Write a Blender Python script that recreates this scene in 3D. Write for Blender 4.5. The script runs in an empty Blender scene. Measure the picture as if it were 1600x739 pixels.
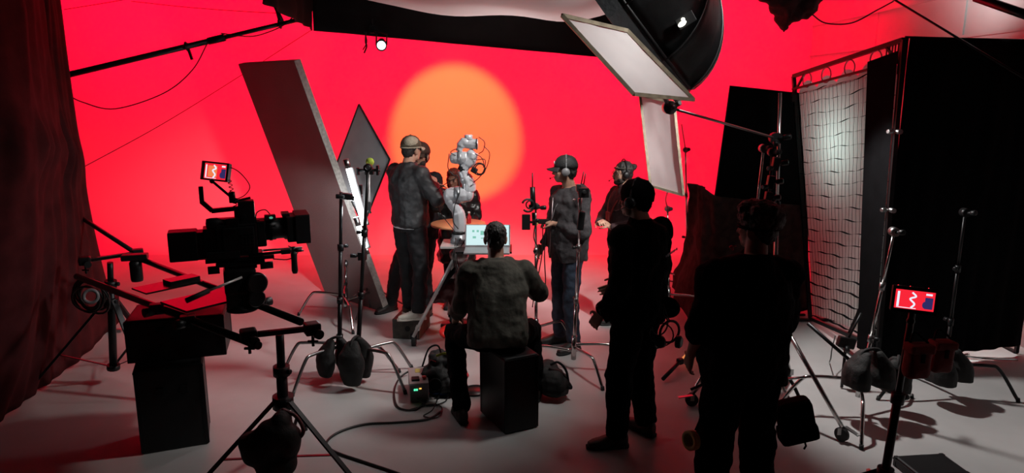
import bpy, bmesh, math, random
from mathutils import Vector, Matrix, noise, Euler
random.seed(7)
C = bpy.context.scene.collection
SC = bpy.context.scene
V = Vector
R = math.radians
# ------------------------------------------------------------------ camera
PITCH, CAMZ, FPX = R(11.5), 2.4, 1110.0
cd = bpy.data.cameras.new('camera'); cam = bpy.data.objects.new('camera', cd); C.objects.link(cam)
cam.location = (0, 0, CAMZ); cam.rotation_euler = (math.pi/2 - PITCH, 0, 0)
cd.sensor_width = 36; cd.lens = 36*FPX/1600; cd.clip_start = .05; cd.clip_end = 100
SC.camera = cam
# ------------------------------------------------------------------ world, exposure
w = bpy.data.worlds.new('world'); SC.world = w; w.use_nodes = True
w.node_tree.nodes['Background'].inputs[0].default_value = (.5, .5, .55, 1)
w.node_tree.nodes['Background'].inputs[1].default_value = .003
SC.view_settings.view_transform = 'Standard'; SC.view_settings.look = 'None'
SC.view_settings.gamma = 1; SC.view_settings.use_curve_mapping = False
SC.view_settings.exposure = 0
# ------------------------------------------------------------------ lights
def lamp(name, kind, loc, target, power, color, size=.5, size_y=None, **kw):
    l = bpy.data.lights.new(name, kind); o = bpy.data.objects.new(name, l); C.objects.link(o)
    o.location = loc; o.rotation_euler = (V(target)-V(loc)).to_track_quat('-Z', 'Y').to_euler()
    l.energy = power; l.color = color
    if kind == 'AREA':
        l.size = size
        if size_y: l.shape = 'RECTANGLE'; l.size_y = size_y
        else: l.shape = 'DISK'
    else:
        l.shadow_soft_size = size
    for k, v in kw.items(): setattr(l, k, v)
    return o
RED = (1.0, 0.0, .024)
for i, x in enumerate((-6.2, -2.3, 1.4, 3.9)):          # cyclorama battens hung over the back of the stage
    lamp('cyc_light', 'AREA', (x, 9.0, 4.9), (x, 12, 2.5), (215, 190, 190, 130)[i], RED, 2.6, .45, spread=R(120))
lamp('gobo_light', 'SPOT', (-1.0, 7.9, 4.15), (-.95, 12, 1.72), 600, (1.0, .60, .08), .05, spot_size=R(28.5), spot_blend=.38)
lamp('octabox_lamp', 'AREA', (1.0, 5.29, 3.24), (.52, 5.55, 2.70), 23, (1, .97, .93), .4, spread=R(92))
lamp('added_panel_fill', 'AREA', (2.7, 3.0, 4.6), (.80, 4.22, 2.82), 3, (1, .97, .95), .25, spread=R(27))  # added lamp, no fixture known: brightens the tilted white frame
lamp('added_panel_fill', 'AREA', (2.7, 3.0, 4.6), (1.32, 6.2, 1.98), 9, (1, .97, .95), .25, spread=R(24))  # same added source, narrowed onto the tall reflector
lamp('added_overhead_fill', 'AREA', (-.1, 7.1, 4.6), (.1, 7.5, 0), 15, (1, .95, .92), 1.2, spread=R(100))  # unseen lamp added above the silk for soft white top light
lamp('side_spot', 'SPOT', (2.1, 5.75, 2.45), (3.75, 5.25, 0), 190, (1, .98, .95), .06, spot_size=R(86), spot_blend=.6)
lamp('grid_lamp', 'AREA', (3.66, 6.75, 2.0), (2.9, 6.8, 1.9), 2.4, (.84, 1, .95), .25, spread=R(115))
lamp('added_floor_fill', 'AREA', (4.4, 6.6, 3.6), (4.1, 5.9, 0), 10, (1, 1, .97), .4, spread=R(50))  # unseen lamp added to brighten the floor behind the black cloth
lamp('added_wall_fill', 'AREA', (3.95, 7.3, 3.3), (4.9, 7.6, 4.0), 7, (1, .97, .93), .5, spread=R(120))  # unseen lamp added to whiten the upper right wall
# ------------------------------------------------------------------ pixel of the photo -> point of the place
_cp, _sp = math.cos(PITCH), math.sin(PITCH)
def ray(px, py):
    u = (px-800)/FPX; v = (369.5-py)/FPX
    return V((u, _cp+v*_sp, -_sp+v*_cp))
def P(px, py, Y):
    r = ray(px, py); return V((0, 0, CAMZ)) + r*(Y/r.y)
def Z(px, py, z=0.0):
    r = ray(px, py); return V((0, 0, CAMZ)) + r*((z-CAMZ)/r.z)
# ------------------------------------------------------------------ materials
def mat(name, col, rough=.6, metal=0, nscale=8, nvar=.12, bump=.0, bscale=60, spec=.5, col2=None, stretch=None, coat=0, translucent=0, tcol=None):
    m = bpy.data.materials.new(name); m.use_nodes = True
    nt = m.node_tree; b = nt.nodes['Principled BSDF']; L = nt.links
    b.inputs['Roughness'].default_value = rough; b.inputs['Metallic'].default_value = metal
    b.inputs['Specular IOR Level'].default_value = spec; b.inputs['Coat Weight'].default_value = coat
    tc = nt.nodes.new('ShaderNodeTexCoord'); mp = nt.nodes.new('ShaderNodeMapping')
    L.new(tc.outputs['Object'], mp.inputs[0])
    if stretch: mp.inputs['Scale'].default_value = stretch
    n = nt.nodes.new('ShaderNodeTexNoise'); n.inputs['Scale'].default_value = nscale; n.inputs['Detail'].default_value = 5
    L.new(mp.outputs[0], n.inputs[0])
    cr = nt.nodes.new('ShaderNodeValToRGB')
    c2 = col2 or tuple(min(1, c*(1+nvar)) for c in col); c1 = tuple(c*(1-nvar) for c in col) if not col2 else col
    cr.color_ramp.elements[0].position = .3; cr.color_ramp.elements[1].position = .7
    cr.color_ramp.elements[0].color = (*c1, 1); cr.color_ramp.elements[1].color = (*c2, 1)
    L.new(n.outputs[0], cr.inputs[0]); L.new(cr.outputs[0], b.inputs['Base Color'])
    if bump:
        n2 = nt.nodes.new('ShaderNodeTexNoise'); n2.inputs['Scale'].default_value = bscale; n2.inputs['Detail'].default_value = 4
        L.new(mp.outputs[0], n2.inputs[0])
        bp = nt.nodes.new('ShaderNodeBump'); bp.inputs['Strength'].default_value = bump; bp.inputs['Distance'].default_value = .01
        L.new(n2.outputs[0], bp.inputs['Height']); L.new(bp.outputs[0], b.inputs['Normal'])
    if translucent:
        t = nt.nodes.new('ShaderNodeBsdfTranslucent'); mx = nt.nodes.new('ShaderNodeMixShader')
        (L.new(cr.outputs[0], t.inputs[0]) if tcol is None else setattr(t.inputs[0], 'default_value', (*tcol, 1))); mx.inputs[0].default_value = translucent
        L.new(b.outputs[0], mx.inputs[1]); L.new(t.outputs[0], mx.inputs[2])
        L.new(mx.outputs[0], nt.nodes['Material Output'].inputs[0])
    return m
def emit(name, col, s):
    m = bpy.data.materials.new(name); m.use_nodes = True; nt = m.node_tree
    nt.nodes.remove(nt.nodes['Principled BSDF']); e = nt.nodes.new('ShaderNodeEmission')
    e.inputs[0].default_value = (*col, 1); e.inputs[1].default_value = s
    nt.links.new(e.outputs[0], nt.nodes['Material Output'].inputs[0]); return m
M = dict(
 floor=mat('painted_floor', (.46,.45,.445), .5, nscale=1.6, nvar=.10, bump=.12, bscale=9, spec=.35),
 cyc=mat('cyc_paint', (.60,.60,.60), .8, nscale=.5, nvar=.025, spec=.15),
 block=mat('block_wall', (.62,.62,.62), .8, nscale=2, nvar=.05),
 ceil=mat('ceiling_black', (.012,.012,.012), .9),
 velvet=mat('dark_velvet', (.070,.015,.017), .9, nscale=5, nvar=.3, bump=.3, bscale=14, spec=.1),
 duvet=mat('black_duvetyne', (.0035,.0035,.004), .95, nvar=.2, bump=.2, bscale=20, spec=.05),
 skirt=mat('skirt_black', (.013,.010,.010), .9, bump=.2, bscale=12, spec=.1),
 brown=mat('brown_duvetyne', (.028,.014,.013), .92, nscale=12, nvar=.45, bump=.4, bscale=20, spec=.1),
 black=mat('black_plastic', (.008,.008,.009), .45, bump=.05, spec=.35),
 blackm=mat('black_metal', (.018,.018,.019), .38, .6, spec=.4),
 dkgrey=mat('dark_grey_metal', (.06,.06,.062), .4, .7),
 chrome=mat('chrome_steel', (.55,.54,.53), .2, 1, nvar=.05),
 steel=mat('brushed_steel', (.34,.33,.33), .35, 1, nvar=.1, nscale=30),
 alu=mat('aluminium', (.62,.61,.60), .38, .4, nvar=.08),
 rubber=mat('rubber', (.012,.012,.012), .7),
 redmetal=mat('dark_anodised', (.05,.045,.045), .22, .9, nvar=.05),
 sand=mat('sandbag_cloth', (.008,.007,.007), .75, bump=.5, bscale=35),
 redbag=mat('red_bag_cloth', (.17,.014,.014), .75, bump=.4, bscale=30),
 dkred=mat('dark_red_leather', (.09,.012,.014), .5, bump=.3),
 polygrey=mat('foam_board_face', (.175,.135,.13), .36, nscale=3, nvar=.10, bump=1.0, bscale=130, spec=.65),
 polyedge=mat('foam_board_edge', (.42,.40,.37), .8, nscale=30, nvar=.25, bump=.8, bscale=60),
 grey=mat('grey_card', (.36,.37,.385), .6, nscale=6, nvar=.10),
 white=mat('diffusion_white', (.72,.71,.70), .6, nscale=6, nvar=.04, bump=.1, bscale=10, translucent=.35),
 silk=mat('silk_white', (.80,.77,.76), .7, nscale=2, nvar=.03, bump=.3, bscale=4, translucent=.4),
 gridcloth=mat('grid_diffusion', (.05,.055,.053), .8, nscale=4, nvar=.04, translucent=.75, tcol=(.62,.70,.67), spec=.2),
 gold=mat('worn_frame', (.32,.27,.19), .45, .4, nscale=20, nvar=.3),
 robot=mat('robot_shell', (.48,.49,.52), .28, .1, nvar=.04, coat=.3),
 robotgrey=mat('robot_band', (.26,.27,.29), .35, .3),
 ply=mat('worn_black_box', (.022,.02,.018), .6, nscale=14, col2=(.07,.06,.045), bump=.3),
 plyedge=mat('worn_ply_edge', (.12,.085,.045), .7, nscale=12, nvar=.4),
 disc=mat('peach_disc', (.86,.36,.17), .5, nvar=.04),
 tennis=mat('tennis_felt', (.36,.46,.05), .9, nscale=30, nvar=.2, bump=.5, bscale=200),
 softblack=mat('octabox_fabric', (.0045,.0045,.005), .45, nscale=6, nvar=.2, bump=.7, bscale=6, spec=.35),
 silver=mat('silver_fabric', (.09,.095,.10), .35, .6, bump=.6, bscale=25),
 skin=mat('skin', (.42,.235,.165), .5, nscale=14, nvar=.12, spec=.4),
 skind=mat('skin_tan', (.30,.16,.11), .5, nscale=14, nvar=.12, spec=.4),
 hair=mat('dark_hair', (.012,.009,.008), .6, nscale=60, nvar=.5, bump=.9, bscale=90, stretch=(1,1,.3)),
 hairred=mat('auburn_hair', (.13,.028,.014), .5, nscale=60, nvar=.4, bump=.9, bscale=90, stretch=(1,1,.3)),
 beard=mat('beard', (.03,.02,.017), .8, nscale=70, nvar=.5, bump=.8, bscale=140),
 eye=mat('eye', (.06,.05,.045), .2),
 quilt=mat('black_quilted_cloth', (.022,.022,.024), .6, nscale=25, nvar=.3, bump=.5, bscale=35),
 blackcloth=mat('black_cloth', (.011,.011,.013), .8, nscale=12, nvar=.3, bump=.5, bscale=30, spec=.2),
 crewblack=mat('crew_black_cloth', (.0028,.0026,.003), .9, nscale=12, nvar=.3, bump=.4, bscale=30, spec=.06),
 pants=mat('black_trousers', (.013,.013,.015), .7, nscale=10, nvar=.3, bump=.4, bscale=25, spec=.3),
 greyhood=mat('grey_hoodie', (.052,.047,.05), .85, nscale=30, nvar=.25, bump=.5, bscale=40, spec=.2),
 olive=mat('dark_olive_hoodie', (.06,.057,.047), .85, nscale=16, nvar=.25, bump=.6, bscale=25, spec=.2),
 jeans=mat('dark_jeans', (.02,.032,.055), .8, nscale=22, nvar=.35, bump=.4, bscale=60),
 leather=mat('black_leather', (.014,.014,.014), .33, nscale=9, nvar=.4, bump=.9, bscale=16, spec=.6),
 maroon=mat('dark_maroon_cloth', (.028,.009,.011), .85, nscale=16, nvar=.3, bump=.5, bscale=30),
 capolive=mat('olive_cap', (.085,.065,.04), .85, nscale=30, nvar=.2, bump=.4, bscale=80),
 capbeige=mat('beige_mesh', (.36,.31,.23), .85, nscale=60, nvar=.2, bump=.6, bscale=120),
 capbrown=mat('brown_cap', (.05,.028,.018), .8, nscale=30, nvar=.2, bump=.4, bscale=80),
 capblack=mat('black_cap', (.013,.013,.014), .7, nscale=30, nvar=.2, bump=.4, bscale=80),
 whiteshirt=mat('white_shirt', (.62,.64,.68), .8),
 cream=mat('cream_sneaker', (.60,.57,.50), .6, nscale=20, nvar=.1, bump=.3),
 darkshoe=mat('dark_shoe', (.02,.018,.017), .55, bump=.3),
 brownshoe=mat('brown_shoe', (.07,.05,.035), .6, bump=.3),
 greyplastic=mat('grey_plastic', (.20,.20,.21), .4),
 casegrey=mat('electronics_case', (.42,.40,.39), .45, .3, nvar=.06),
 cable=mat('black_cable', (.01,.01,.01), .5),
 rope=mat('rope', (.09,.02,.025), .8),
 yellow=mat('yellow_tape', (.45,.36,.10), .5),
 bluedk=mat('blue_cloth', (.03,.07,.18), .7),
 redplastic=mat('red_plastic', (.75,.02,.015), .3, coat=.4),
 pinkred=mat('red_bottle', (.5,.02,.03), .25),
 whiteplastic=mat('white_plastic', (.75,.75,.75), .35),
 e_screen_red=emit('screen_red', (.95,.02,.04), 1.0),
 e_screen_white=emit('screen_white', (.85,.85,1.0), 1.0),
 e_screen_navy=emit('screen_navy', (.03,.025,.12), 1.0),
 e_screen_orange=emit('screen_orange', (.9,.22,.08), 1.0),
 e_laptop=emit('laptop_screen', (.66,.88,.90), 1.0),
 e_laptop_green=emit('laptop_shapes', (.25,.62,.50), .9),
 e_warm=emit('warm_tube', (1, .30, .10), .75),  # orange light caught by the floor pole, given as emission
 e_tube=emit('tube_light', (.92,.97,1.0), 9.0),
 e_spot=emit('spot_lens', (.75,1,.95), 4.5),
 e_green=emit('led_green', (.1,.95,.45), 1.6),
 e_dimgreen=emit('led_dim_green', (.15,.5,.35), .6),
 e_amber=emit('led_amber', (1,.5,.1), 1.6),
 e_red=emit('led_red', (1,.03,.04), 1.4),
 e_hot=emit('lamp_leak', (1,.98,.8), 5.0),
)
# ------------------------------------------------------------------ mesh builder
def frame_of(d):
    d = V(d).normalized()
    a = V((0,0,1)) if abs(d.z) < .95 else V((0,1,0))
    x = d.cross(a).normalized(); y = x.cross(d).normalized()
    return x, y, d
class MB:
    def __init__(s, m=None): s.v = []; s.f = []; s.s = []; s.m = m or Matrix.Identity(4)
    def add(s, vs, fs, sm=False, m=None):
        k = len(s.v); T = s.m @ m if m else s.m
        s.v += [T @ V(p) for p in vs]; s.f += [tuple(i+k for i in f) for f in fs]
        s.s += (sm if isinstance(sm, list) else [sm]*len(fs)); return s
    def box(s, c, size, rot=None, bev=0.0):
        bm = bmesh.new(); bmesh.ops.create_cube(bm, size=1)
        for v in bm.verts: v.co = V((v.co.x*size[0], v.co.y*size[1], v.co.z*size[2]))
        if bev: bmesh.ops.bevel(bm, geom=list(bm.edges), offset=bev, segments=2, affect='EDGES', profile=.6)
        m = Matrix.Translation(V(c))
        if rot is not None: m = m @ (rot.to_4x4() if isinstance(rot, Matrix) else Euler(rot if isinstance(rot, (tuple, list)) else (0,0,rot)).to_matrix().to_4x4())
        s.add([v.co.copy() for v in bm.verts], [tuple(v.index for v in f.verts) for f in bm.faces], False, m); bm.free(); return s
    def bar(s, a, b, w, h, up=(0,0,1), bev=0.0):
        a, b = V(a), V(b); d = (b-a).normalized(); u = V(up)
        if abs(d.dot(u)) > .98: u = V((0,1,0))
        x = d.cross(u).normalized(); z = x.cross(d).normalized()
        m = Matrix((x, d, z)).transposed()
        return s.box((a+b)/2, (w, (b-a).length, h), m, bev)
    def rings(s, rings, cap=True, sm=True, closed=False):
        n = len(rings[0]); vs = [p for r in rings for p in r]; fs = []; sf = []
        q = len(rings)
        for i in range(q if closed else q-1):
            for j in range(n):
                a = i*n+j; b = i*n+(j+1) % n; c = ((i+1) % q)*n+(j+1) % n; d = ((i+1) % q)*n+j
                fs.append((a, b, c, d)); sf.append(sm)
        if cap and not closed:
            fs.append(tuple(range(n-1, -1, -1))); sf.append(False)
            fs.append(tuple((q-1)*n+j for j in range(n))); sf.append(False)
        return s.add(vs, fs, sf)
    def ring(s, c, x, y, rx, ry, n=12, pw=1.0):
        o = []
        for j in range(n):
            t = 2*math.pi*j/n; cx, sy = math.cos(t), math.sin(t)
            if pw != 1: cx = math.copysign(abs(cx)**pw, cx); sy = math.copysign(abs(sy)**pw, sy)
            o.append(V(c)+x*(rx*cx)+y*(ry*sy))
        return o
    def tube(s, a, b, r, r2=None, n=12):
        x, y, d = frame_of(V(b)-V(a)); r2 = r if r2 is None else r2
        return s.rings([s.ring(a, x, y, r, r, n), s.ring(b, x, y, r2, r2, n)])
    def path(s, pts, r, n=8, closed=False):
        pts = [V(p) for p in pts]; rr = r if isinstance(r, (list, tuple)) else [r]*len(pts)
        N = len(pts); rs = []; px = None
        for i, p in enumerate(pts):
            if closed: t = pts[(i+1) % N]-pts[i-1]
            else: t = pts[min(i+1, N-1)]-pts[max(i-1, 0)]
            t.normalize()
            if px is None: x, y, _ = frame_of(t)
            else:
                x = (px - t*px.dot(t)).normalized(); y = t.cross(x)
                y = x.cross(t)
            px = x
            rs.append(s.ring(p, x, y, rr[i], rr[i], n))
        return s.rings(rs, closed=closed)
    def ell(s, c, r, rot=None, nu=16, nv=10):
        m = Matrix.Translation(V(c))
        if rot is not None: m = m @ (rot.to_4x4() if isinstance(rot, Matrix) else Euler(rot).to_matrix().to_4x4())
        if not isinstance(r, (tuple, list)): r = (r, r, r)
        vs = [(0,0,r[2])]; fs = []
        for i in range(1, nv):
            a = math.pi*i/nv
            for j in range(nu):
                b = 2*math.pi*j/nu
                vs.append((r[0]*math.sin(a)*math.cos(b), r[1]*math.sin(a)*math.sin(b), r[2]*math.cos(a)))
        vs.append((0,0,-r[2])); e = len(vs)-1
        for j in range(nu): fs.append((0, 1+j, 1+(j+1) % nu)); fs.append((e, e-nu+(j+1) % nu, e-nu+j))
        for i in range(nv-2):
            for j in range(nu):
                a = 1+i*nu+j; b = 1+i*nu+(j+1) % nu
                fs.append((a, a+nu, b+nu, b))
        return s.add(vs, fs, True, m)
    def lathe(s, prof, o, d=(0,0,1), n=20, sm=True):
        x, y, d = frame_of(d)
        return s.rings([s.ring(V(o)+d*h, x, y, max(r, 1e-4), max(r, 1e-4), n) for r, h in prof], sm=sm)
    def torus(s, c, d, RR, r, n=24, k=8, a0=0, a1=2*math.pi):
        x, y, d = frame_of(d); full = abs(a1-a0-2*math.pi) < 1e-6
        q = n if full else n+1
        return s.path([V(c)+x*RR*math.cos(a0+(a1-a0)*i/n)+y*RR*math.sin(a0+(a1-a0)*i/n) for i in range(q)], r, k, closed=full)
    def sheet(s, grid, th=0.0, sm=True):
        h = len(grid); w_ = len(grid[0]); vs = [p for row in grid for p in row]
        fs = [(i*w_+j, i*w_+j+1, (i+1)*w_+j+1, (i+1)*w_+j) for i in range(h-1) for j in range(w_-1)]
        if not th: return s.add(vs, fs, sm)
        n = []
        for i in range(h):
            for j in range(w_):
                a = V(grid[min(i+1, h-1)][j])-V(grid[max(i-1, 0)][j]); b = V(grid[i][min(j+1, w_-1)])-V(grid[i][max(j-1, 0)])
                n.append(a.cross(b).normalized())
        k = len(vs); vs2 = [V(p)+n[i]*th for i, p in enumerate(vs)]
        f2 = fs + [tuple(k+i for i in reversed(f)) for f in fs]
        edge = [j for j in range(w_)] + [i*w_+w_-1 for i in range(1, h)] + [(h-1)*w_+j for j in range(w_-2, -1, -1)] + [i*w_ for i in range(h-2, 0, -1)]
        sf = [sm]*len(f2)
        for i in range(len(edge)):
            a, b = edge[i], edge[(i+1) % len(edge)]
            f2.append((b, a, a+k, b+k)); sf.append(False)
        return s.add(vs+vs2, f2, sf)
    def mesh(s, name, off=V((0,0,0))):
        me = bpy.data.meshes.new(name)
        me.from_pydata([tuple(v-off) for v in s.v], [], s.f)
        me.polygons.foreach_set('use_smooth', s.s); me.validate(); me.update(); return me
    def obj(s, name, m, parent=None, pos=None):
        off = ORI[parent] if parent else (V(pos) if pos is not None else V((0,0,0)))
        me = s.mesh(name, off); me.materials.append(M[m]); return link(name, me, parent, off)
    def organic(s, name, m, parent=None, voxel=.01, smooth=3, wr=None, wr2=None, pos=None):
        off = ORI[parent] if parent else (V(pos) if pos is not None else V((0,0,0)))
        me = s.mesh('tmp', off); o = bpy.data.objects.new('tmp', me); C.objects.link(o)
        q = o.modifiers.new('r', 'REMESH'); q.mode = 'VOXEL'; q.voxel_size = voxel; q.use_smooth_shade = True
        if smooth: q = o.modifiers.new('s', 'SMOOTH'); q.factor = .5; q.iterations = smooth
        for k, ww in enumerate((wr, wr2)):
            if ww:
                t = bpy.data.textures.new('clouds', 'CLOUDS'); t.noise_scale = ww[0]; t.noise_depth = 1
                q = o.modifiers.new('d', 'DISPLACE'); q.texture = t; q.strength = ww[1]; q.mid_level = .5; q.texture_coords = 'LOCAL'
        bpy.context.view_layer.update()
        dg = bpy.context.evaluated_depsgraph_get()
        me2 = bpy.data.meshes.new_from_object(o.evaluated_get(dg)); me2.name = name
        bpy.data.objects.remove(o); me2.materials.clear(); me2.materials.append(M[m])
        return link(name, me2, parent, off)
ORI = {}
def link(name, me, parent, off):
    o = bpy.data.objects.new(name, me); C.objects.link(o)
    if parent: o.parent = parent
    else: o.location = off
    ORI[o] = V(off); return o
def tag(o, label, cat, group=None, kind=None):
    o['label'] = label; o['category'] = cat
    if group: o['group'] = group
    if kind: o['kind'] = kind
    return o
def thing(name, label, cat, loc, group=None):
    o = bpy.data.objects.new(name, None); C.objects.link(o); o.location = V(loc); o.empty_display_size = .1
    ORI[o] = V(loc); return tag(o, label, cat, group)
def struct(name, mb, m):
    o = mb.obj(name, m); o['kind'] = 'structure'; return o
def lerp(a, b, t): return V(a)*(1-t)+V(b)*t
def bez(pts, n=24):
    """smooth curve through the points (Catmull-Rom)"""
    p = [V(q) for q in pts]; p = [p[0]*2-p[1]]+p+[p[-1]*2-p[-2]]; out = []
    for i in range(1, len(p)-2):
        for k in range(n):
            t = k/n; a, b, c, d = p[i-1], p[i], p[i+1], p[i+2]
            out.append(.5*((2*b)+(c-a)*t+(2*a-5*b+4*c-d)*t*t+(3*b-a-3*c+d)*t**3))
    out.append(p[-2]); return out
# ------------------------------------------------------------------ stands
def knob(mb, p, d, l=.05, r=.014):
    d = V(d).normalized(); mb.tube(p, V(p)+d*l*.5, r*.5, n=8); mb.lathe([(r*.9, l*.45), (r, l*.6), (r, l*.95), (r*.7, l)], p, d, 8)
def cstand(label, base, top, a0=0, black=False, legr=.42, hub=.26, group=None, spread=(0,120,240), head=True, name='c_stand', r=.013, legm=None):
    base = V(base); top = V(top); t = thing(name, label, 'light stand', base, group)
    m = 'blackm' if black else 'chrome'
    ax = (top-(base+V((0,0,hub-.12)))); L = ax.length; ax.normalize(); b0 = base+V((0,0,hub-.12))
    mb = MB(); cuts = [0, .36, .68, 1]
    for i in range(3):
        mb.tube(b0+ax*L*cuts[i], b0+ax*L*cuts[i+1], r*1.15-.0025*i)
    mb.obj('pole', m, t)
    for i in (1, 2):
        mb = MB(); p = b0+ax*L*cuts[i]; mb.tube(p-ax*.035, p+ax*.02, r*1.6, n=12); mb.obj('collar', 'blackm' if black else 'steel', t)
        mb = MB(); knob(mb, p, (math.cos(a0+i*2), math.sin(a0+i*2), 0), .065, .016); mb.obj('knob', 'black', t)
    mb = MB(); mb.tube(b0-ax*.02, b0+ax*.2, r*1.75); mb.obj('hub', m, t)
    for k, s in enumerate(spread):
        a = a0+R(s); d = V((math.cos(a), math.sin(a), 0)); z = hub-.03*k
        pts = bez([base+d*.01+V((0,0,z)), base+d*legr*.55+V((0,0,z+.015)), base+d*legr*.72+V((0,0,z-.02)), base+d*legr+V((0,0,.012))], 6)
        mb = MB(); mb.path(pts, .0135, 10); l = mb.obj('leg', legm or m, t)
        mb = MB(); mb.tube(base+d*(legr-.004)+V((0,0,.032)), base+d*(legr+.003)+V((0,0,.0)), .0155, n=10); mb.obj('foot_cap', 'rubber', l)
    if head:
        mb = MB(); x = ax.cross(V((0,1,0))).normalized()
        mb.tube(top-V((0,.03,0)), top+V((0,.03,0)), .032, n=16); mb.tube(top-x*.02, top+x*.02, .02, n=10)
        mb.obj('grip_head', 'steel' if not black else 'blackm', t)
        mb = MB(); knob(mb, top+V((0,-.03,0)), (.3,-1,.2), .07, .02); mb.obj('knob', 'black', t)
    return t
def tripod(label, base, top, a0=0, m='blackm', legr=.5, hz=.75, r=.016, lr=.011, name='light_stand', cat='light stand', brace=True, angs=(0,120,240), group=None, poleend=.18, wheels=False, flat=False):
    base = V(base); top = V(top); t = thing(name, label, cat, base, group)
    ax = (top-base); ax.normalize(); L = (top-base).length
    mb = MB(); mb.tube(base+ax*poleend, base+ax*(hz+(L-hz)*.5), r); mb.tube(base+ax*(hz+(L-hz)*.5), top, r*.75); mb.obj('pole', m, t)
    mb = MB(); mb.tube(base+ax*(hz-.05), base+ax*(hz+.03), r*1.9); mb.obj('collar', 'black', t); mb = MB(); p = base+ax*(hz+(L-hz)*.5); mb.tube(p-ax*.05, p+ax*.01, r*1.5); mb.obj('collar', 'black', t)
    for q in (hz, hz+(L-hz)*.5-.02):
        mb = MB(); knob(mb, base+ax*q, (math.cos(a0+q*3), math.sin(a0+q*3), 0), .07, .017); mb.obj('knob', 'black', t)
    mb = MB(); low = base+ax*max(poleend+.03, .12); mb.tube(low-ax*.02, low+ax*.02, r*1.7); mb.obj('brace_collar', 'black', t)
    for s in angs:
        a = a0+R(s); d = V((math.cos(a), math.sin(a), 0)); up = base+ax*hz+d*r*1.6; ft = base+d*legr+V((0,0,.02 if not wheels else .1))
        mb = MB(); (mb.bar(up, ft, lr*2.6, lr*1.2) if flat else mb.tube(up, ft, lr)); l = mb.obj('leg', m, t)
        if wheels:
            mb = MB(); c = V((ft.x, ft.y, .05)); x = V((-d.y, d.x, 0)); mb.tube(c-x*.016, c+x*.016, .05, n=18); mb.obj('wheel', 'rubber', l)
            mb = MB(); mb.bar(c+x*.024, ft+x*.024, .03, .004); mb.bar(c-x*.024, ft-x*.024, .03, .004); mb.bar(ft+x*.03, ft+x*.03+d*.11+V((0,0,-.02)), .03, .008); mb.obj('caster_fork', 'steel', l)
        else:
            mb = MB(); mb.tube(ft+(up-ft).normalized()*.05, ft-V((0,0,.02)), lr*1.5, lr*1.3); mb.obj('foot_cap', 'rubber', l)
        if brace:
            mb = MB(); mid = lerp(ft, up, .42); (mb.bar(low, mid, .022, .006) if flat else mb.tube(low, mid, lr*.6, n=8)); mb.obj('brace', m, t)
    return t
def sandbag(label, top, s=1.0, rot=0, m='sand', group='sandbags weighing down the stands', drop=.3, lean=(0,0)):
    """two filled pouches joined by a strap, hung over a stand leg or hub; top = strap"""
    top = V(top); t = thing('sandbag', label, 'sandbag', top-V((0,0,drop*s+.05)), group)
    ux = V((math.cos(rot), math.sin(rot), 0)); T = Matrix.Translation(top) @ Matrix.Rotation(rot, 4, 'Z')
    for sd in (-1, 1):
        mb = MB(T); x = .085*s*sd
        mb.rings([mb.ring(V((x*.5+lean[0]*q*s, lean[1]*q*s, -z*s)), V((1,0,0)), V((0,1,0)), a*s, b*s, 14) for (z, a, b, q) in
                  ((.0,.03,.05,0), (.05,.05,.085,.1), (.12,.072,.115,.4), (.2,.09,.13,.7), (.27,.085,.125,.9), (drop,.05,.08,1))])
        mb.v = [v+T.to_3x3()@V((x*.7*min(1, max(0, (top.z-v.z)/(.12*s))), 0, 0)) for v in mb.v]
        mb.organic('pouch', m, t, voxel=.012, smooth=3, wr=(.14*s, .022*s))
    mb = MB(T); mb.path(bez([(-.1*s, 0, -.06*s), (-.05*s, 0, .005), (.05*s, 0, .005), (.1*s, 0, -.06*s)], 5), .014*s, 8); mb.obj('strap', m, t)
    return t
# ================================================================== THE SETTING
mb = MB(); g = [[V((-9.5+19*i/8, -1.5+11.9*j/6, 0)) for i in range(9)] for j in range(7)]
mb.sheet(g); struct('floor', mb, 'floor')
YW, RC = 12.0, 1.6                                    # cyclorama: floor sweeps up into the wall
mb = MB(); prof = [(YW-RC+RC*math.sin(a), RC-RC*math.cos(a)) for a in [math.pi/2*i/14 for i in range(15)]] + [(YW, 3.2), (YW, 5.6)]
mb.sheet([[V((-9.5+14.4*i/6, y, z)) for i in range(7)] for y, z in prof]); struct('wall_back', mb, 'cyc')
mb = MB(); XW = 4.9
mb.sheet([[V((XW, y, z)) for z in (0, 5.6)] for y in (12.2, 9, 6, 3, -1.5)])
wr_ = struct('wall_right', mb, 'block')
mb = MB(); mb.box((XW-.012, 5.6, 2.99), (.024, 14, .03)); mb.box((XW-.012, 5.6, 3.45), (.024, 14, .02))
for yy in (9.9, 8.0, 6.2): mb.box((XW-.008, yy, 3.22), (.016, .025, .44))
o = mb.obj('trim_1', 'block'); o['kind'] = 'structure'
mb = MB(); mb.box((-9.5, 5, 2.8), (.1, 14, 5.6)); struct('wall_left', mb, 'ceil')
mb = MB(); mb.box((-2.2, 5, 5.65), (14.8, 14.4, .1)); struct('ceiling', mb, 'ceil')
mb = MB(); mb.box((XW-.02, 7.55, 3.9), (.05, .75, .55), bev=.01); o = mb.obj('window_1', 'block'); o['kind'] = 'structure'
mb = MB(); mb.box((XW-.05, 7.55, 3.9), (.01, .62, .42)); mb.obj('pane', 'greyplastic', o)

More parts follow.
